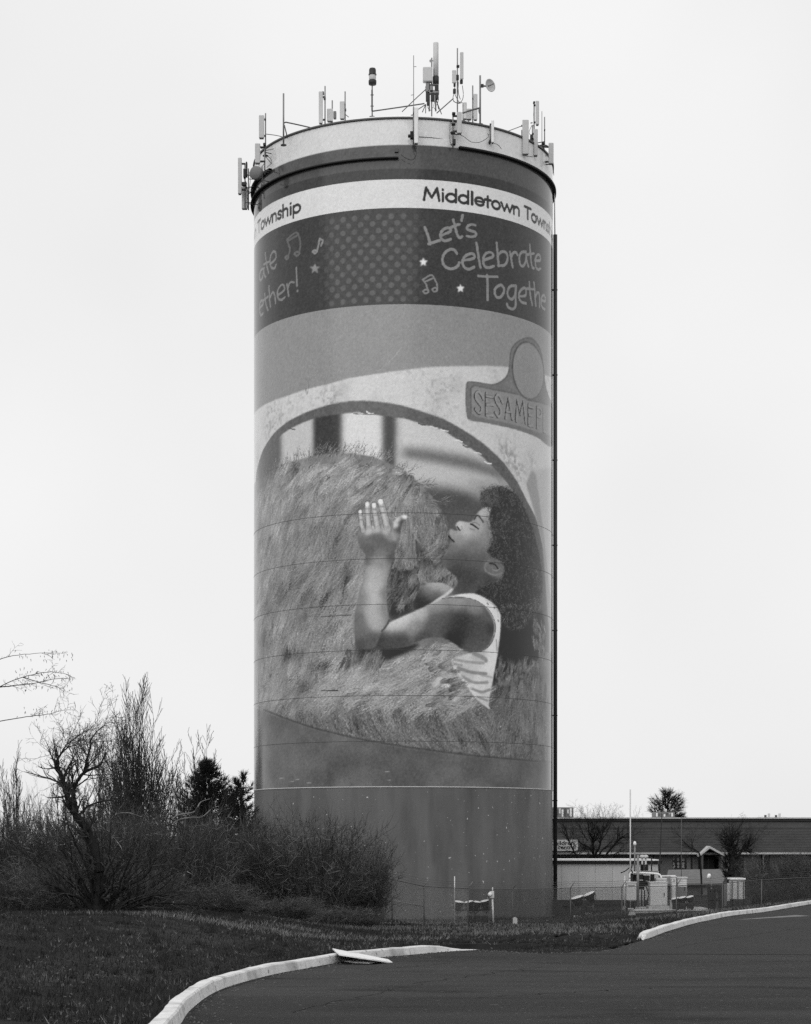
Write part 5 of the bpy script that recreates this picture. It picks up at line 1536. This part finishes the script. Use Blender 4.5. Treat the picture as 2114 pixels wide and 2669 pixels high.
# ------------------------------------------------------------------ vegetation
def segs_to_mesh(S, rmin=.0):
    S = np.asarray(S, float)
    A, Bq, r0, r1 = S[:,0:3], S[:,3:6], np.maximum(S[:,6], rmin), np.maximum(S[:,7], rmin)
    t = Bq-A; L = np.linalg.norm(t, axis=1); ok = L > 1e-6
    A, Bq, r0, r1, t = A[ok], Bq[ok], r0[ok], r1[ok], t[ok]/L[ok][:,None]
    ref = np.where(np.abs(t[:,2:3]) > .9, np.array([[1.,0,0]]), np.array([[0,0,1.]]))
    u = np.cross(t, ref); u /= np.linalg.norm(u, axis=1)[:,None]; w = np.cross(t, u)
    VV = []
    for end, r in ((A, r0), (Bq, r1)):
        for k in range(3):
            a = 2*math.pi*k/3+.3
            VV.append(end + r[:,None]*(math.cos(a)*u+math.sin(a)*w))
    V = np.stack(VV, 1).reshape(-1, 3)
    b6 = np.arange(len(A))[:,None]*6
    Q = np.concatenate([b6+np.array([[k,(k+1)%3,3+(k+1)%3,3+k]]) for k in range(3)])
    return V, Q
def seg_obj(name, S, m, parent=None, **kw):
    V, Q = segs_to_mesh(S)
    return np_obj(name, V, Q, m, parent, **kw)
def rv(s): return Vector((random.gauss(0,s), random.gauss(0,s), random.gauss(0,s)))
def grow(S, p, d, L, r, lv, C):
    """recursive branch: C = per-level settings"""
    c = C[lv]
    n = c['n']; st = L/n; d = d.normalized()
    kids = []
    for i in range(n):
        d = (d + rv(c['w']) + Vector((0,0,c['up']))).normalized()
        q = p + d*st
        ra, rb = r*(1-c['tp']*i/n), r*(1-c['tp']*(i+1)/n)
        S.append((p.x,p.y,p.z,q.x,q.y,q.z,ra,rb))
        p = q
        if lv+1 < len(C) and (i+1)/n >= c['from']:
            k = c['k']
            m = int(k) + (random.random() < k-int(k))
            for _ in range(m):
                ax = d.orthogonal().normalized()
                ax = Matrix.Rotation(random.uniform(0, 2*math.pi), 3, d) @ ax
                nd = Matrix.Rotation(R_(random.gauss(c['a'], c['a']*.25)), 3, ax) @ d
                kids.append((p.copy(), nd, L*c['l']*random.uniform(.6,1.15)*(1-.45*i/n), max(rb*c['rr'], .005)))
    for k in kids: grow(S, *k, lv+1, C)
def limb_tree(root, limbs, d0, C, dj=.6, twig=m_twig, bark=m_bark, limb_tw=(3, .9)):
    """limbs: list of ([(x,y) photo pixels ...], r0, r1, depth offset at tip)"""
    T, S = [], []
    for pts, r0, r1, dd in limbs:
        P = catmull(pts, 4); n = len(P); prev = None
        for i in range(n):
            f = i/(n-1); q = W(P[i][0], P[i][1], d0+dd*f) + rv(.012)
            r = r0+(r1-r0)*f
            if prev is not None:
                T.append((*prev[0], *q, prev[1], r))
                if f > .2:
                    k = limb_tw[0]*random.random()
                    for _ in range(int(k+.5)):
                        dr = (q-prev[0]).normalized()
                        ax = Matrix.Rotation(random.uniform(0,2*math.pi),3,dr) @ dr.orthogonal()
                        nd = Matrix.Rotation(R_(random.uniform(25,65)),3,ax) @ dr
                        grow(S, q.copy(), nd, limb_tw[1]*random.uniform(.5,1.2), max(r*.5,.006), 0, C)
            prev = (q, r)
    # stout limbs as round tubes
    mb = MB()
    cur = []
    for pts, r0, r1, dd in limbs:
        P = catmull(pts, 5); n = len(P)
        mb.tube([W(P[i][0],P[i][1],d0+dd*i/(n-1)) + rv(min(r0,.02)*.35) for i in range(n)], [r0+(r1-r0)*i/(n-1) for i in range(n)], 7)
    mb.build('trunk', bark, root)
    if S: seg_obj('crown', S, twig, root)

# -- upright bare tree behind
def upright(label, x, ytop, d, h0, width, nst, C, group=None, tw=m_twig):
    base = W(x, HY, d); zb = gz(base.x, d) if d < 250 else 0
    root = empty('bare_tree', (base.x, d, zb), label, 'tree', 'bare trees left of the tower')
    H = W(x, ytop, d).z - zb
    S, T = [], []
    for k in range(nst):
        a = random.uniform(0, 2*math.pi); f = math.sqrt(random.random())
        lean = f*width/H
        dr = Vector((math.cos(a)*lean, math.sin(a)*lean*.8, 1)).normalized()
        p = Vector((base.x+math.cos(a)*.25*f, d+math.sin(a)*.25*f, zb))
        L = H*(1-.42*f)*random.uniform(.86, 1.0)
        grow(S, p, dr, L, .09*(1-.4*f), 0, C)
    St = np.array(S); big = (St[:,6] > .035)
    St[:,6:8] = np.maximum(St[:,6:8], .011)
    seg_obj('trunk', St[big], m_bark, root); seg_obj('crown', St[~big], tw, root)
    return root
CU = [dict(n=12,w=.035,up=.018,tp=.88,**{'from':.22},k=1.5,a=24,l=.26,rr=.42),
      dict(n=5,w=.06,up=.16,tp=.75,**{'from':.2},k=1.3,a=28,l=.55,rr=.6),
      dict(n=4,w=.09,up=.12,tp=.6,**{'from':1.2},k=0,a=25,l=.5,rr=.6)]
upright('tall upright bare tree with dense vertical stems left of the tower', 358, 1800, 125, 0, 3.9, 66, CU)
upright('smaller upright bare tree behind the dark pine', 522, 1885, 122, 0, 1.7, 17, CU)
proto = upright('low bushy bare tree at the far left behind the leaning trunk', 175, 1985, 110, 0, 2.6, 16, CU)
H0 = W(175, 1985, 110).z - proto.location.z
for lb, x, yt, d_, rz_ in [('low bare tree between the leaning trunk and the tall upright tree', 262, 1960, 105, 1.2), ('low bare tree just right of the tall upright tree', 448, 2000, 112, 2.6), ('low bare tree in the left margin of the view', 40, 1960, 110, 4.1)]:
    b = W(x, HY, d_); zb = gz(b.x, d_)
    r_o = empty('bare_tree', (b.x, d_, zb), lb, 'tree', 'bare trees left of the tower')
    r_o.scale = (.85, .85, (W(x, yt, d_).z-zb)/H0); r_o.rotation_euler = (0, 0, rz_)
    for ch in proto.children:
        c_ = ch.copy(); COL.objects.link(c_); c_.parent = r_o

# -- far wood closing the view behind the thickets
S = []
CW = [dict(n=6,w=.06,up=.05,tp=.85,**{'from':.3},k=1.6,a=30,l=.34,rr=.45), dict(n=4,w=.1,up=.1,tp=.7,**{'from':.3},k=1.2,a=32,l=.5,rr=.6), dict(n=3,w=.1,up=.05,tp=.6,**{'from':2},k=0,a=30,l=.5,rr=.6)]
for k in range(120):
    x = random.uniform(-46, -9); d_ = random.uniform(128, 165)
    grow(S, Vector((x, d_, 0)), Vector((random.gauss(0,.15), 0, 1)), random.uniform(4.0, 7.6), .07, 0, CW)
seg_obj('far_wood', S, m_twig, None, label='grey far wood behind the thickets left of the tower', cat='wood', kind='stuff')

# -- pines
def tuft(S, c, d, ln, n, spread):
    d = d.normalized()
    for _ in range(n):
        e = (d*1.0 + rv(spread)).normalized()*ln*random.uniform(.6,1.1)
        S.append((c.x,c.y,c.z,c.x+e.x,c.y+e.y,c.z+e.z,.016,.004))
def pine(label, x, d, outline, ybase, n, ln, group='evergreens'):
    """outline: list of (x_half_left, x_half_right, y) photo rows giving the crown's envelope"""
    base = W(x, ybase, d); zb = gz(base.x, d) if d < 140 else 0.
    root = empty('pine_tree', (base.x, d, zb), label, 'tree', group)
    ys = [o[2] for o in outline]; S, Bk = [], []
    topz = W(x, ys[0], d).z
    mb = MB(); mb.tube([(base.x,d,zb-.2),(base.x+.05,d,zb+(topz-zb)*.5),(base.x,d,topz-.3)], [.2,.13,.03], 8); mb.build('trunk', m_bark, root)
    for i in range(n):
        y = ys[0] + (ys[-1]-ys[0])*random.random()**.85
        xl = np.interp(y, ys, [o[0] for o in outline]); xr = np.interp(y, ys, [o[1] for o in outline])
        xm = (xl+xr)/2; hw = (xr-xl)/2
        a = random.uniform(0, 2*math.pi); f = random.random()**.4*random.uniform(.75,1.06)
        c = W(xm + math.cos(a)*hw*f, y, d); c.y = d + math.sin(a)*hw*f*d/F
        core = W(xm, y+10, d)
        out = (c-core); out.z *= .5; out = out.normalized() if out.length > 1e-3 else Vector((0,0,1))
        dr = (out + Vector((0,0,.85))).normalized()
        if f > .3: Bk.append((*(core.lerp(c,.35)), *c, .025, .012))
        tuft(S, c, dr, ln, 12, .42); tuft(S, c-dr*ln*.45, dr, ln*.9, 9, .6)
    seg_obj('branches', Bk, m_bark, root, kind='stuff'); seg_obj('crown', S, m_needle, root)
    return root
pine('dark pine with ragged top beside the left edge of the tower', 545, 104, [(532,548,1985),(508,572,2012),(488,596,2040),(462,632,2075),(446,662,2105),(436,690,2150),(430,700,2210)], 2300, 640, .34)
pine('low spiky pine branch mass against the left tower edge', 628, 101, [(632,640,2018),(606,652,2040),(590,668,2075),(575,676,2110),(570,680,2170),(565,680,2230)], 2330, 170, .36)
pine('round evergreen tree standing behind the building roof', 1740, 175, [(1730,1742,2064),(1702,1776,2078),(1692,1788,2098),(1688,1792,2118),(1705,1785,2140),(1710,1780,2165)], 2200, 170, .62)
# tips reaching past the left of the roof evergreen are part of its crown

# -- brambles and thickets
THK = {}
def thicket_parts(variant, n, k):
    """one unit-sized brush: stems arch out of a 1 m wide, 1 m high mound; meshes are shared by its copies"""
    if variant in THK: return THK[variant]
    rnd = np.random.default_rng(variant)
    a = rnd.uniform(0, 2*np.pi, n); f = np.sqrt(rnd.random(n))
    bx_, by_ = .55*f*np.cos(a), .55*f*np.sin(a)
    a2 = a + rnd.normal(0, .7, n)
    reach = rnd.uniform(.15, .75, n); hh = rnd.uniform(.3, 1.06, n)*(1-.25*f)*(.82+.36*vnoise(2.2*np.cos(a)*f+9.1, 2.2*np.sin(a)*f+4.3, variant))
    K = 7; t = np.linspace(0, 1, K); arch = rnd.uniform(.0, .6, n)
    X = bx_[:,None] + reach[:,None]*np.cos(a2)[:,None]*t**1.5 + np.cumsum(rnd.normal(0, .022, (n,K)), 1)
    Y = by_[:,None] + reach[:,None]*np.sin(a2)[:,None]*t**1.5 + np.cumsum(rnd.normal(0, .022, (n,K)), 1)
    Z = -.03 + hh[:,None]*(t*(1+arch[:,None]) - arch[:,None]*t**2.6)
    P = np.stack([X, Y, Z], -1)
    r = (.0048*rnd.uniform(.4,1.6,n))[:,None]*(1-.75*t)[None,:]
    S1 = np.concatenate([P[:,:-1].reshape(-1,3), P[:,1:].reshape(-1,3), r[:,:-1].reshape(-1,1), r[:,1:].reshape(-1,1)], 1)
    m = n*k
    si = rnd.integers(0, n, m); ti = rnd.uniform(.2, .999, m)*(K-1); i0 = ti.astype(int); fr = (ti-i0)[:,None]
    o = P[si,i0]*(1-fr) + P[si,i0+1]*fr
    dv = P[si,i0+1]-P[si,i0]; dv /= np.linalg.norm(dv,axis=1)[:,None]+1e-9
    dirs = dv*.7 + rnd.normal(0, .6, (m,3)); dirs /= np.linalg.norm(dirs,axis=1)[:,None]
    ln = rnd.uniform(.08, .26, m)[:,None]; out = []; p = o; rad = (.0023*rnd.uniform(.7,1.5,m))[:,None]
    for j in range(2):
        dirs = dirs + rnd.normal(0, .32, (m,3)) + np.array([[0,0,.05]]); dirs /= np.linalg.norm(dirs,axis=1)[:,None]
        q = p + dirs*ln/2
        out.append(np.concatenate([p, q, rad*(1-j*.4), rad*(1-(j+1)*.4)], 1)); p = q
    S2 = np.concatenate(out); S2[:,2] = np.maximum(S2[:,2], -.04); S2[:,5] = np.maximum(S2[:,5], -.04)
    pk = np.tile(rnd.random(m) < .2, 2); ps = np.repeat(rnd.random(n) < .16, K-1)
    res = []
    S1[ps,6:8] *= .55
    for nm, S, mm in (('stems', S1[~ps], m_twig), ('twigs', S2[~pk], m_twig), ('pale_twigs', np.concatenate([S2[pk], S1[ps]]), m_twigl)):
        V, Q = segs_to_mesh(S); me_ = np_mesh(nm, V, Q); me_.materials.append(mm); res.append((nm, me_))
    THK[variant] = res
    return res
NV = [0]
def thicket(label, x, d, rx, ytop, n, k, seed, name='bramble_thicket', **kw):
    b = W(x, HY, d); zb = gz(b.x, d); H = (W(x, ytop, d).z - zb)*1.08
    RX = rx*d/F
    root = empty(name, (b.x, d, zb), label, 'shrub', 'leafless brush left of the tower')
    root.scale = (RX*1.15, RX*.95, H); root.rotation_euler = (0, 0, seed*1.7)
    for nm, me_ in thicket_parts(seed % 3, 620, 15):
        o_ = bpy.data.objects.new(nm, me_); COL.objects.link(o_); o_.parent = root
    return root
thicket('dense dark bramble thicket at the far left edge of the view', 40, 82, 150, 2100, 380, 36, 1)
thicket('dense dark bramble thicket behind the leaning trunk', 190, 80, 150, 2095, 400, 38, 2)
thicket('dense dark bramble thicket right of the leaning trunk', 330, 78, 150, 2104, 400, 38, 3)
thicket('tangled bramble thicket below the dark pine', 470, 80, 150, 2104, 400, 38, 4, pale=.05)
thicket('tangled bramble thicket against the left foot of the tower', 600, 84, 140, 2112, 400, 38, 5, pale=.05)
thicket('rounded bramble shrub with pale twig tips in front of the tower', 800, 84, 180, 2122, 330, 36, 6, pale=.12, rs=.9)
thicket('wispy pale twigged shrub at the right of the brush before the tower', 935, 88, 110, 2180, 110, 26, 12, m1=m_twigl, pale=.3, rs=.8)
thicket('low dark brush heap on the bank above the kerb', 905, 76, 110, 2362, 200, 30, 7)
thicket('low dark brush along the crest left of the fence', 735, 72, 120, 2335, 220, 30, 8)
thicket('low dark brush below the thicket in the middle of the lawn crest', 560, 69, 110, 2300, 220, 30, 9)
thicket('low wiry brush around the leaning trunk', 370, 66, 120, 2255, 200, 28, 10)
thicket('low wiry brush at the left edge behind the leaning trunk', 90, 66, 120, 2245, 180, 28, 13)
thicket('dark bush at the far right behind the ribbed bin', 2010, 112, 90, 2225, 160, 28, 14)
thicket('dark bush at the right margin of the view', 2120, 112, 90, 2215, 150, 28, 15)

# -- foreground leaning multi-stem tree
def q6(pts): return [(110+.3454*x, 2150+.3454*y) for x, y in pts]
def q5(pts): return [(110+.3337*x, 1640+.3337*y) for x, y in pts]
CT = [dict(n=5,w=.12,up=.05,tp=.7,**{'from':.2},k=1.3,a=38,l=.5,rr=.6), dict(n=4,w=.16,up=.03,tp=.6,**{'from':.3},k=.9,a=40,l=.55,rr=.7), dict(n=3,w=.18,up=.0,tp=.6,**{'from':2},k=0,a=30,l=.5,rr=.6)]
ft = empty('leaning_tree', (W(255,2399,55).x, 55, gz(W(255,2399,55).x,55)), 'dark crooked multi-stemmed bare tree on the lawn at left', 'tree')
stem = q6([(410,730),(425,600),(432,480),(442,350),(415,240),(370,120),(340,40)])
up1 = [stem[-1]] + q5([(300,1500),(245,1430),(205,1330),(170,1220),(148,1150),(118,1095),(105,1065)])
limb_tree(ft, [
  (stem, .20, .11, .1), (up1, .11, .045, -.4),
  (q5([(105,1065),(85,1010),(50,955)]), .03, .008, -.3), (q5([(105,1065),(130,1000),(170,930),(200,895),(260,850),(330,790)]), .032, .006, .4),
  (q5([(130,1000),(190,930),(240,905),(320,880)]), .02, .006, -.4),
  (q5([(270,1470),(258,1380),(245,1290),(255,1225),(290,1165),(330,1110),(345,1040),(375,930),(385,860),(440,790),(490,750)]), .075, .008, .8),
  (q5([(330,1110),(400,1085),(450,1065),(480,1000),(500,940)]), .045, .01, .3),
  (q5([(245,1290),(232,1150),(232,1020),(245,950)]), .02, .006, -.6),
  (q5([(270,1480),(320,1420),(370,1378),(450,1350),(540,1340),(620,1360)]), .045, .01, .6),
  (q6([(430,600),(330,520),(240,360),(180,240),(120,160)]), .06, .012, -.5), (q6([(400,680),(300,560),(200,520),(90,460),(0,440)]), .07, .015, -.8),
  (q6([(430,680),(560,640),(640,590),(760,560),(900,530),(1040,480)]), .12, .03, .4), (q6([(520,640),(640,590),(780,500),(900,420),(1000,360)]), .06, .012, .9),
  (q6([(420,640),(480,500),(520,380),(600,250),(680,150)]), .06, .01, .5), (q6([(440,640),(600,480),(760,400),(840,280),(860,180),(790,80)]), .05, .02, .7),
  (q6([(380,640),(300,420),(240,300),(210,120)]), .045, .01, -.5), (q6([(440,660),(700,610),(860,590),(1100,600),(1250,620)]), .05, .01, -.6),
], 55, CT, limb_tw=(2.2, .9))
S = []
CF = [dict(n=9,w=.09,up=-.012,tp=.8,**{'from':.2},k=1.1,a=40,l=.34,rr=.5), dict(n=5,w=.14,up=.02,tp=.7,**{'from':.25},k=1.0,a=42,l=.5,rr=.6), dict(n=3,w=.16,up=.0,tp=.6,**{'from':2},k=0,a=30,l=.5,rr=.6)]
b0_ = W(258, 2394, 55)
for k in range(30):
    a = math.pi*(k+.5)/30
    grow(S, b0_ + Vector((random.gauss(0,.12), random.gauss(0,.12), 0)), Vector((math.cos(a)*1.25, random.gauss(0,.35), .25+.75*math.sin(a))), random.uniform(2.2, 3.4), random.uniform(.025,.05), 0, CF)
seg_obj('low_branches', S, m_bark, ft, kind='stuff')
# pale arching dead branches over the thicket
pb = empty('dead_branch', tuple(W(460,2150,70)), 'pale arching dead branches lying over the thicket left of the tower', 'branch')
mb = MB()
for pts, r in [(q5([(1020,1480),(1070,1450),(1180,1430),(1210,1395),(1240,1350),(1310,1325)]), .03), (q5([(1030,1510),(1100,1480),(1180,1470),(1250,1465),(1315,1410)]), .03), (q5([(580,1440),(680,1435),(770,1465),(790,1450)]), .022), (q5([(870,1480),(905,1530)]), .02), (q6([(535,95),(590,160),(622,240)]), .018), (q6([(1070,385),(1090,352),(1150,390)]), .02), (q6([(980,600),(1020,540)]), .016)]:
    P = catmull(pts, 5); n = len(P)
    mb.tube([W(x, y, 64 + .4*math.sin(i*.7)) for i, (x, y) in enumerate(P)], [r*(1-.6*i/n) for i in range(n)], 6)
mb.build('branch', m_twigl, pb)

# -- branch ends reaching in from a tree just out of view at the left
lt_ = empty('overhanging_tree', (W(-70,2390,60).x, 60, gz(W(-70,2390,60).x, 60)), 'thin bare tree at the left edge with sparse dangling seed clusters', 'tree')
CL = [dict(n=5,w=.14,up=.0,tp=.6,**{'from':.2},k=1.0,a=40,l=.5,rr=.6), dict(n=3,w=.2,up=-.08,tp=.5,**{'from':2},k=0,a=40,l=.5,rr=.6)]
limb_tree(lt_, [([(-70,2420),(-66,2200),(-72,1980),(-60,1800),(-55,1600)], .13, .04, .3), ([(-66,1900),(0,1880),(70,1868),(123,1862),(160,1852),(188,1850)], .016, .004, -.3), ([(-62,1830),(0,1790),(60,1765),(123,1752),(172,1757),(192,1768)], .016, .004, .2),
   ([(-58,1740),(20,1712),(90,1703),(160,1702)], .012, .004, .2), ([(-60,1800),(10,1790),(80,1782),(150,1768),(185,1770)], .02, .004, -.5), ([(60,1765),(110,1780),(150,1790),(170,1800)], .014, .004, .4)], 60, CL, limb_tw=(1.5,.5))
Sg = []
for _ in range(150):
    x = random.uniform(40,190); y = random.choice([1704,1755,1768,1790,1855]) + random.gauss(0,7)
    c = W(x, y, 60+random.uniform(-.4,.6)); e = Vector((random.gauss(0,.015),0,-random.uniform(.03,.09)))
    Sg.append((*c, *(c+e), .012, .004))
seg_obj('seed_clusters', Sg, m_bark2, lt_, kind='stuff')

# -- bare trees in front of the brick building
def q1(pts): return [(1440+.1756*x, 2080+.1756*y) for x, y in pts]
def q2(pts): return [(1700+.1756*x, 2050+.1756*y) for x, y in pts]
CB = [dict(n=5,w=.12,up=.06,tp=.7,**{'from':.2},k=1.4,a=36,l=.55,rr=.6), dict(n=4,w=.15,up=.04,tp=.6,**{'from':.3},k=.9,a=36,l=.55,rr=.7), dict(n=3,w=.15,up=.02,tp=.6,**{'from':2},k=0,a=30,l=.5,rr=.6)]
bt = empty('spreading_bare_tree', (W(1552,2300,138).x, 138, 0), 'spreading bare tree behind the shed in front of the name board building', 'tree')
limb_tree(bt, [
  (q1([(625,1300),(622,1050),(620,900),(600,800),(540,730),(430,680),(400,650)]), .14, .02, -.5),
  (q1([(620,900),(600,740),(600,620),(545,520),(530,400),(510,320)]), .08, .015, .4),
  (q1([(600,640),(670,540),(690,470),(640,360)]), .05, .01, .4),
  (q1([(625,860),(690,740),(720,640),(740,540),(760,470),(850,370),(890,280)]), .08, .012, -.4),
  (q1([(700,700),(710,540),(690,480)]), .04, .012, .2),
  (q1([(660,900),(740,770),(810,710),(910,630)]), .06, .012, .5),
  (q1([(760,900),(860,760),(940,670),(1000,600),(1080,550),(1160,500)]), .08, .012, -.3),
  (q1([(1000,600),(990,500),(980,380)]), .04, .01, .2), (q1([(780,890),(900,840),(1030,790),(1110,740)]), .06, .012, .3),
  (q1([(530,640),(470,560),(420,450),(390,400)]), .04, .01, .1)], 138, CB, limb_tw=(2.4,1.3), twig=m_bark, bark=m_bark)
lb = empty('leaning_bare_tree', (W(1512,2300,137).x, 137, 0), 'thin leaning bare tree crossing the pale name board', 'tree')
limb_tree(lb, [(q1([(440,1150),(375,900),(320,800),(250,650),(200,560),(140,470)]), .09, .02, -.3), (q1([(240,630),(215,520),(180,430),(110,370)]), .04, .008, .2), (q1([(250,650),(300,520),(330,420)]), .03, .008, .3)], 137, CB, limb_tw=(2.0,1.2), twig=m_bark, bark=m_bark)
cr = empty('crooked_bare_tree', (W(1903,2340,118).x, 118, gz(W(1903,2340,118).x,118)), 'gnarled dark bare tree between the lean-to and the ribbed bin', 'tree')
limb_tree(cr, [
  (q2([(1150,1650),(1150,1450),(1160,1280),(1180,1150),(1160,1000),(1150,900)]), .2, .12, 0), (q2([(1180,1180),(1210,1050),(1215,900),(1180,820),(1160,790)]), .12, .08, .2),
  (q2([(1160,790),(1190,740),(1230,690)]), .07, .02, .2), (q2([(1160,800),(1130,770),(1060,745),(990,710)]), .06, .015, -.2), (q2([(1170,780),(1165,690),(1190,600)]), .03, .01, .3),
  (q2([(1215,900),(1260,840),(1280,790),(1240,730)]), .05, .015, -.2), (q2([(1220,1050),(1290,1010),(1330,940),(1410,905),(1425,850)]), .09, .05, .2), (q2([(1330,960),(1360,925),(1440,930)]), .04, .01, -.2), (q2([(1440,830),(1520,740),(1580,650)]), .03, .008, .2), (q2([(1150,900),(1100,860),(1040,850),(980,780)]), .05, .012, .4)],
  118, CB, limb_tw=(2.2,1.0), twig=m_bark, bark=m_bark)
gt = empty('slender_bare_tree', (W(1842,2330,128).x, 128, 0), 'slender bent bare tree reaching left over the porch gable', 'tree')
limb_tree(gt, [(q2([(740,1600),(720,1200),(700,1000),(640,945),(560,905),(500,850),(440,780),(390,720)]), .07, .01, -.3), (q2([(600,915),(600,830),(640,720)]), .03, .008, .2), (q2([(590,900),(590,760),(595,640)]), .02, .006, .2)], 128, CB, limb_tw=(.9,1.0), twig=m_bark, bark=m_bark)
# distant bare crowns peeping over the roof
for x, w_, yt, lb_ in [(1612,2.2,2112,'distant bare tree crown peeping over the roof left of the evergreen'),(1530,2.4,2120,'distant bare tree crown peeping over the roof near the air unit')]:
    base = W(x, HY, 200)
    root = empty('distant_tree', (base.x, 200, 0), lb_, 'tree', 'far trees behind the roof'); S = []
    H = W(x, yt, 200).z
    for k in range(14):
        a = random.uniform(0,2*math.pi); grow(S, Vector((base.x,200,0)), Vector((math.cos(a)*w_/H*1.1,math.sin(a)*.2,1)), H*random.uniform(.8,1), .07, 0, CU)
    seg_obj('crown', S, m_twig, root)

# ------------------------------------------------------------------ grass, litter, clods
def scatter(n, xr, dr, keep):
    x = RNG.uniform(xr[0], xr[1], n*2); d = dr[0]*(dr[1]/dr[0])**RNG.random(n*2)
    ins = inpoly(x, d, ROADPOLY); ds, wh = distline(x, d, EDGE)
    mid = (wh >= NKL-1) & (wh < NKL+NKM)
    ok = (~ins) & (ds > np.where(mid, -.1, .24)) & keep(x, d)
    return x[ok][:n], d[ok][:n]
def blades(name, n, xr, dr, h, w, m, lean=.5, keep=lambda x, d: x > -1e9, patch=None, lab=None, clump=0):
    x, d = scatter(n if not clump else n//clump, xr, dr, keep)
    if clump:
        x = np.repeat(x, clump) + RNG.normal(0, .05, len(x)*clump); d = np.repeat(d, clump) + RNG.normal(0, .05, len(d)*clump)
    if patch is not None:
        pv = fbm(x*patch, d*patch*.6, 3, 17); k = RNG.random(len(x)) < np.clip((pv-.42)*6, .0, 1); x, d = x[k], d[k]
    z = zground(x, d); n = len(x)
    a = RNG.uniform(0, 2*np.pi, n); hh = h*RNG.uniform(.4, 1.3, n); ww = w*RNG.uniform(.6,1.3,n)
    la = RNG.uniform(0, 2*np.pi, n); ll = hh*lean*RNG.random(n)
    p0 = np.stack([x-ww*np.cos(a), d-ww*np.sin(a), z-.01], -1); p1 = np.stack([x+ww*np.cos(a), d+ww*np.sin(a), z-.01], -1)
    p2 = np.stack([x+ll*np.cos(la), d+ll*np.sin(la), z+hh], -1)
    V = np.stack([p0,p1,p2], 1).reshape(-1,3); T = np.arange(3*n).reshape(-1,3)
    return np_obj(name, V, None, m, T=T, label=lab, category=None) if False else tag(np_obj(name, V, None, m, None, T=T), lab, 'grass', None, 'stuff')
blades('lawn_grass', 90000, (-16, 12), (20, 62), .075, .008, m_grass, .8, lab='short dark lawn grass covering the bank')
blades('rough_grass', 40000, (-12, 22), (55, 112), .10, .014, m_grass, .8, lab='rough dark grass on the slope before the fence')
blades('grass_tufts', 22000, (-16, 14), (20, 80), .14, .007, m_grass, 1.1, lab='taller ragged tufts of grass scattered over the lawn', clump=22)
blades('winter_straw', 15000, (-16, 6), (20, 60), .07, .007, m_straw, 1.5, patch=.6, lab='thin pale winter straw in patches on the left lawn', clump=6)
blades('verge_grass', 16000, (-8, 10), (18, 62), .11, .006, m_grass, 1.6, keep=lambda x, d: distline(x, d, EDGE)[0] < .55, lab='ragged grass hanging over the back of the kerbs')
blades('base_grass', 9000, (-10, 10), (103, 109), .22, .014, m_grass, .9, keep=lambda x, d: (np.hypot(x-XC, d-D) > R+.1) & (np.hypot(x-XC, d-D) < R+1.2), lab='long grass against the foot of the tower')
blades('dry_grass', 60000, (-8, 21), (44, 112), .10, .013, m_straw, 1.5, patch=.30, lab='pale dry grass streaks on the slope below the tower')
# fallen leaves on the lawn
x, d = scatter(7000, (-16, 12), (20, 75), lambda x, d: x > -99)
z = zground(x, d)+.02; n = len(x); a = RNG.uniform(0, 2*np.pi, n); s = RNG.uniform(.012, .034, n)
tz = RNG.normal(0, .4, (n, 2))
c4 = [(1,0),(0,.6),(-1,0),(0,-.6)]
V = np.stack([np.stack([x+s*(cx_*np.cos(a)-cy_*np.sin(a)), d+s*(cx_*np.sin(a)+cy_*np.cos(a)), z+s*(cx_*tz[:,0]+cy_*tz[:,1])], -1) for cx_, cy_ in c4], 1).reshape(-1,3)
tag(np_obj('fallen_leaves', V, np.arange(4*n).reshape(-1,4), m_leaf), 'scattered pale dead leaves lying on the dark lawn', 'leaves', None, 'stuff')
# broken earth and rubble along the unkerbed edge
bmv, bmf = [], []
ico = [(0,0,1),(.89,0,.45),(.28,.85,.45),(-.72,.53,.45),(-.72,-.53,.45),(.28,-.85,.45),(.72,.53,-.45),(-.28,.85,-.45),(-.89,0,-.45),(-.28,-.85,-.45),(.72,-.53,-.45),(0,0,-1)]
icf = [(0,1,2),(0,2,3),(0,3,4),(0,4,5),(0,5,1),(1,6,2),(2,7,3),(3,8,4),(4,9,5),(5,10,1),(6,7,2),(7,8,3),(8,9,4),(9,10,5),(10,6,1),(11,7,6),(11,8,7),(11,9,8),(11,10,9),(11,6,10)]
for _ in range(900):
    t = random.random()
    x, d = 0.6+6.2*t, 42.6 + random.expovariate(.55)
    if inpoly(np.array([x]), np.array([d]), ROADPOLY)[0]: continue
    if (d-42.6) > 7*(1-abs(t-.45)): continue
    r = random.uniform(.02,.075)*(1 if random.random() < .9 else 1.8); z = gz(x, d); o = len(bmv)
    for p in ico: bmv.append((x+p[0]*r*random.uniform(.6,1.4), d+p[1]*r*random.uniform(.6,1.4), z+p[2]*r*random.uniform(.5,.9)))
    bmf += [tuple(i+o for i in f) for f in icf]
tag(np_obj('soil_clods', np.array(bmv), None, mat('wet_soil', .016, .95, .6, 9, .5, .15), None, T=np.array(bmf)), 'dark broken clods of earth along the unkerbed road edge', 'soil', None, 'stuff')
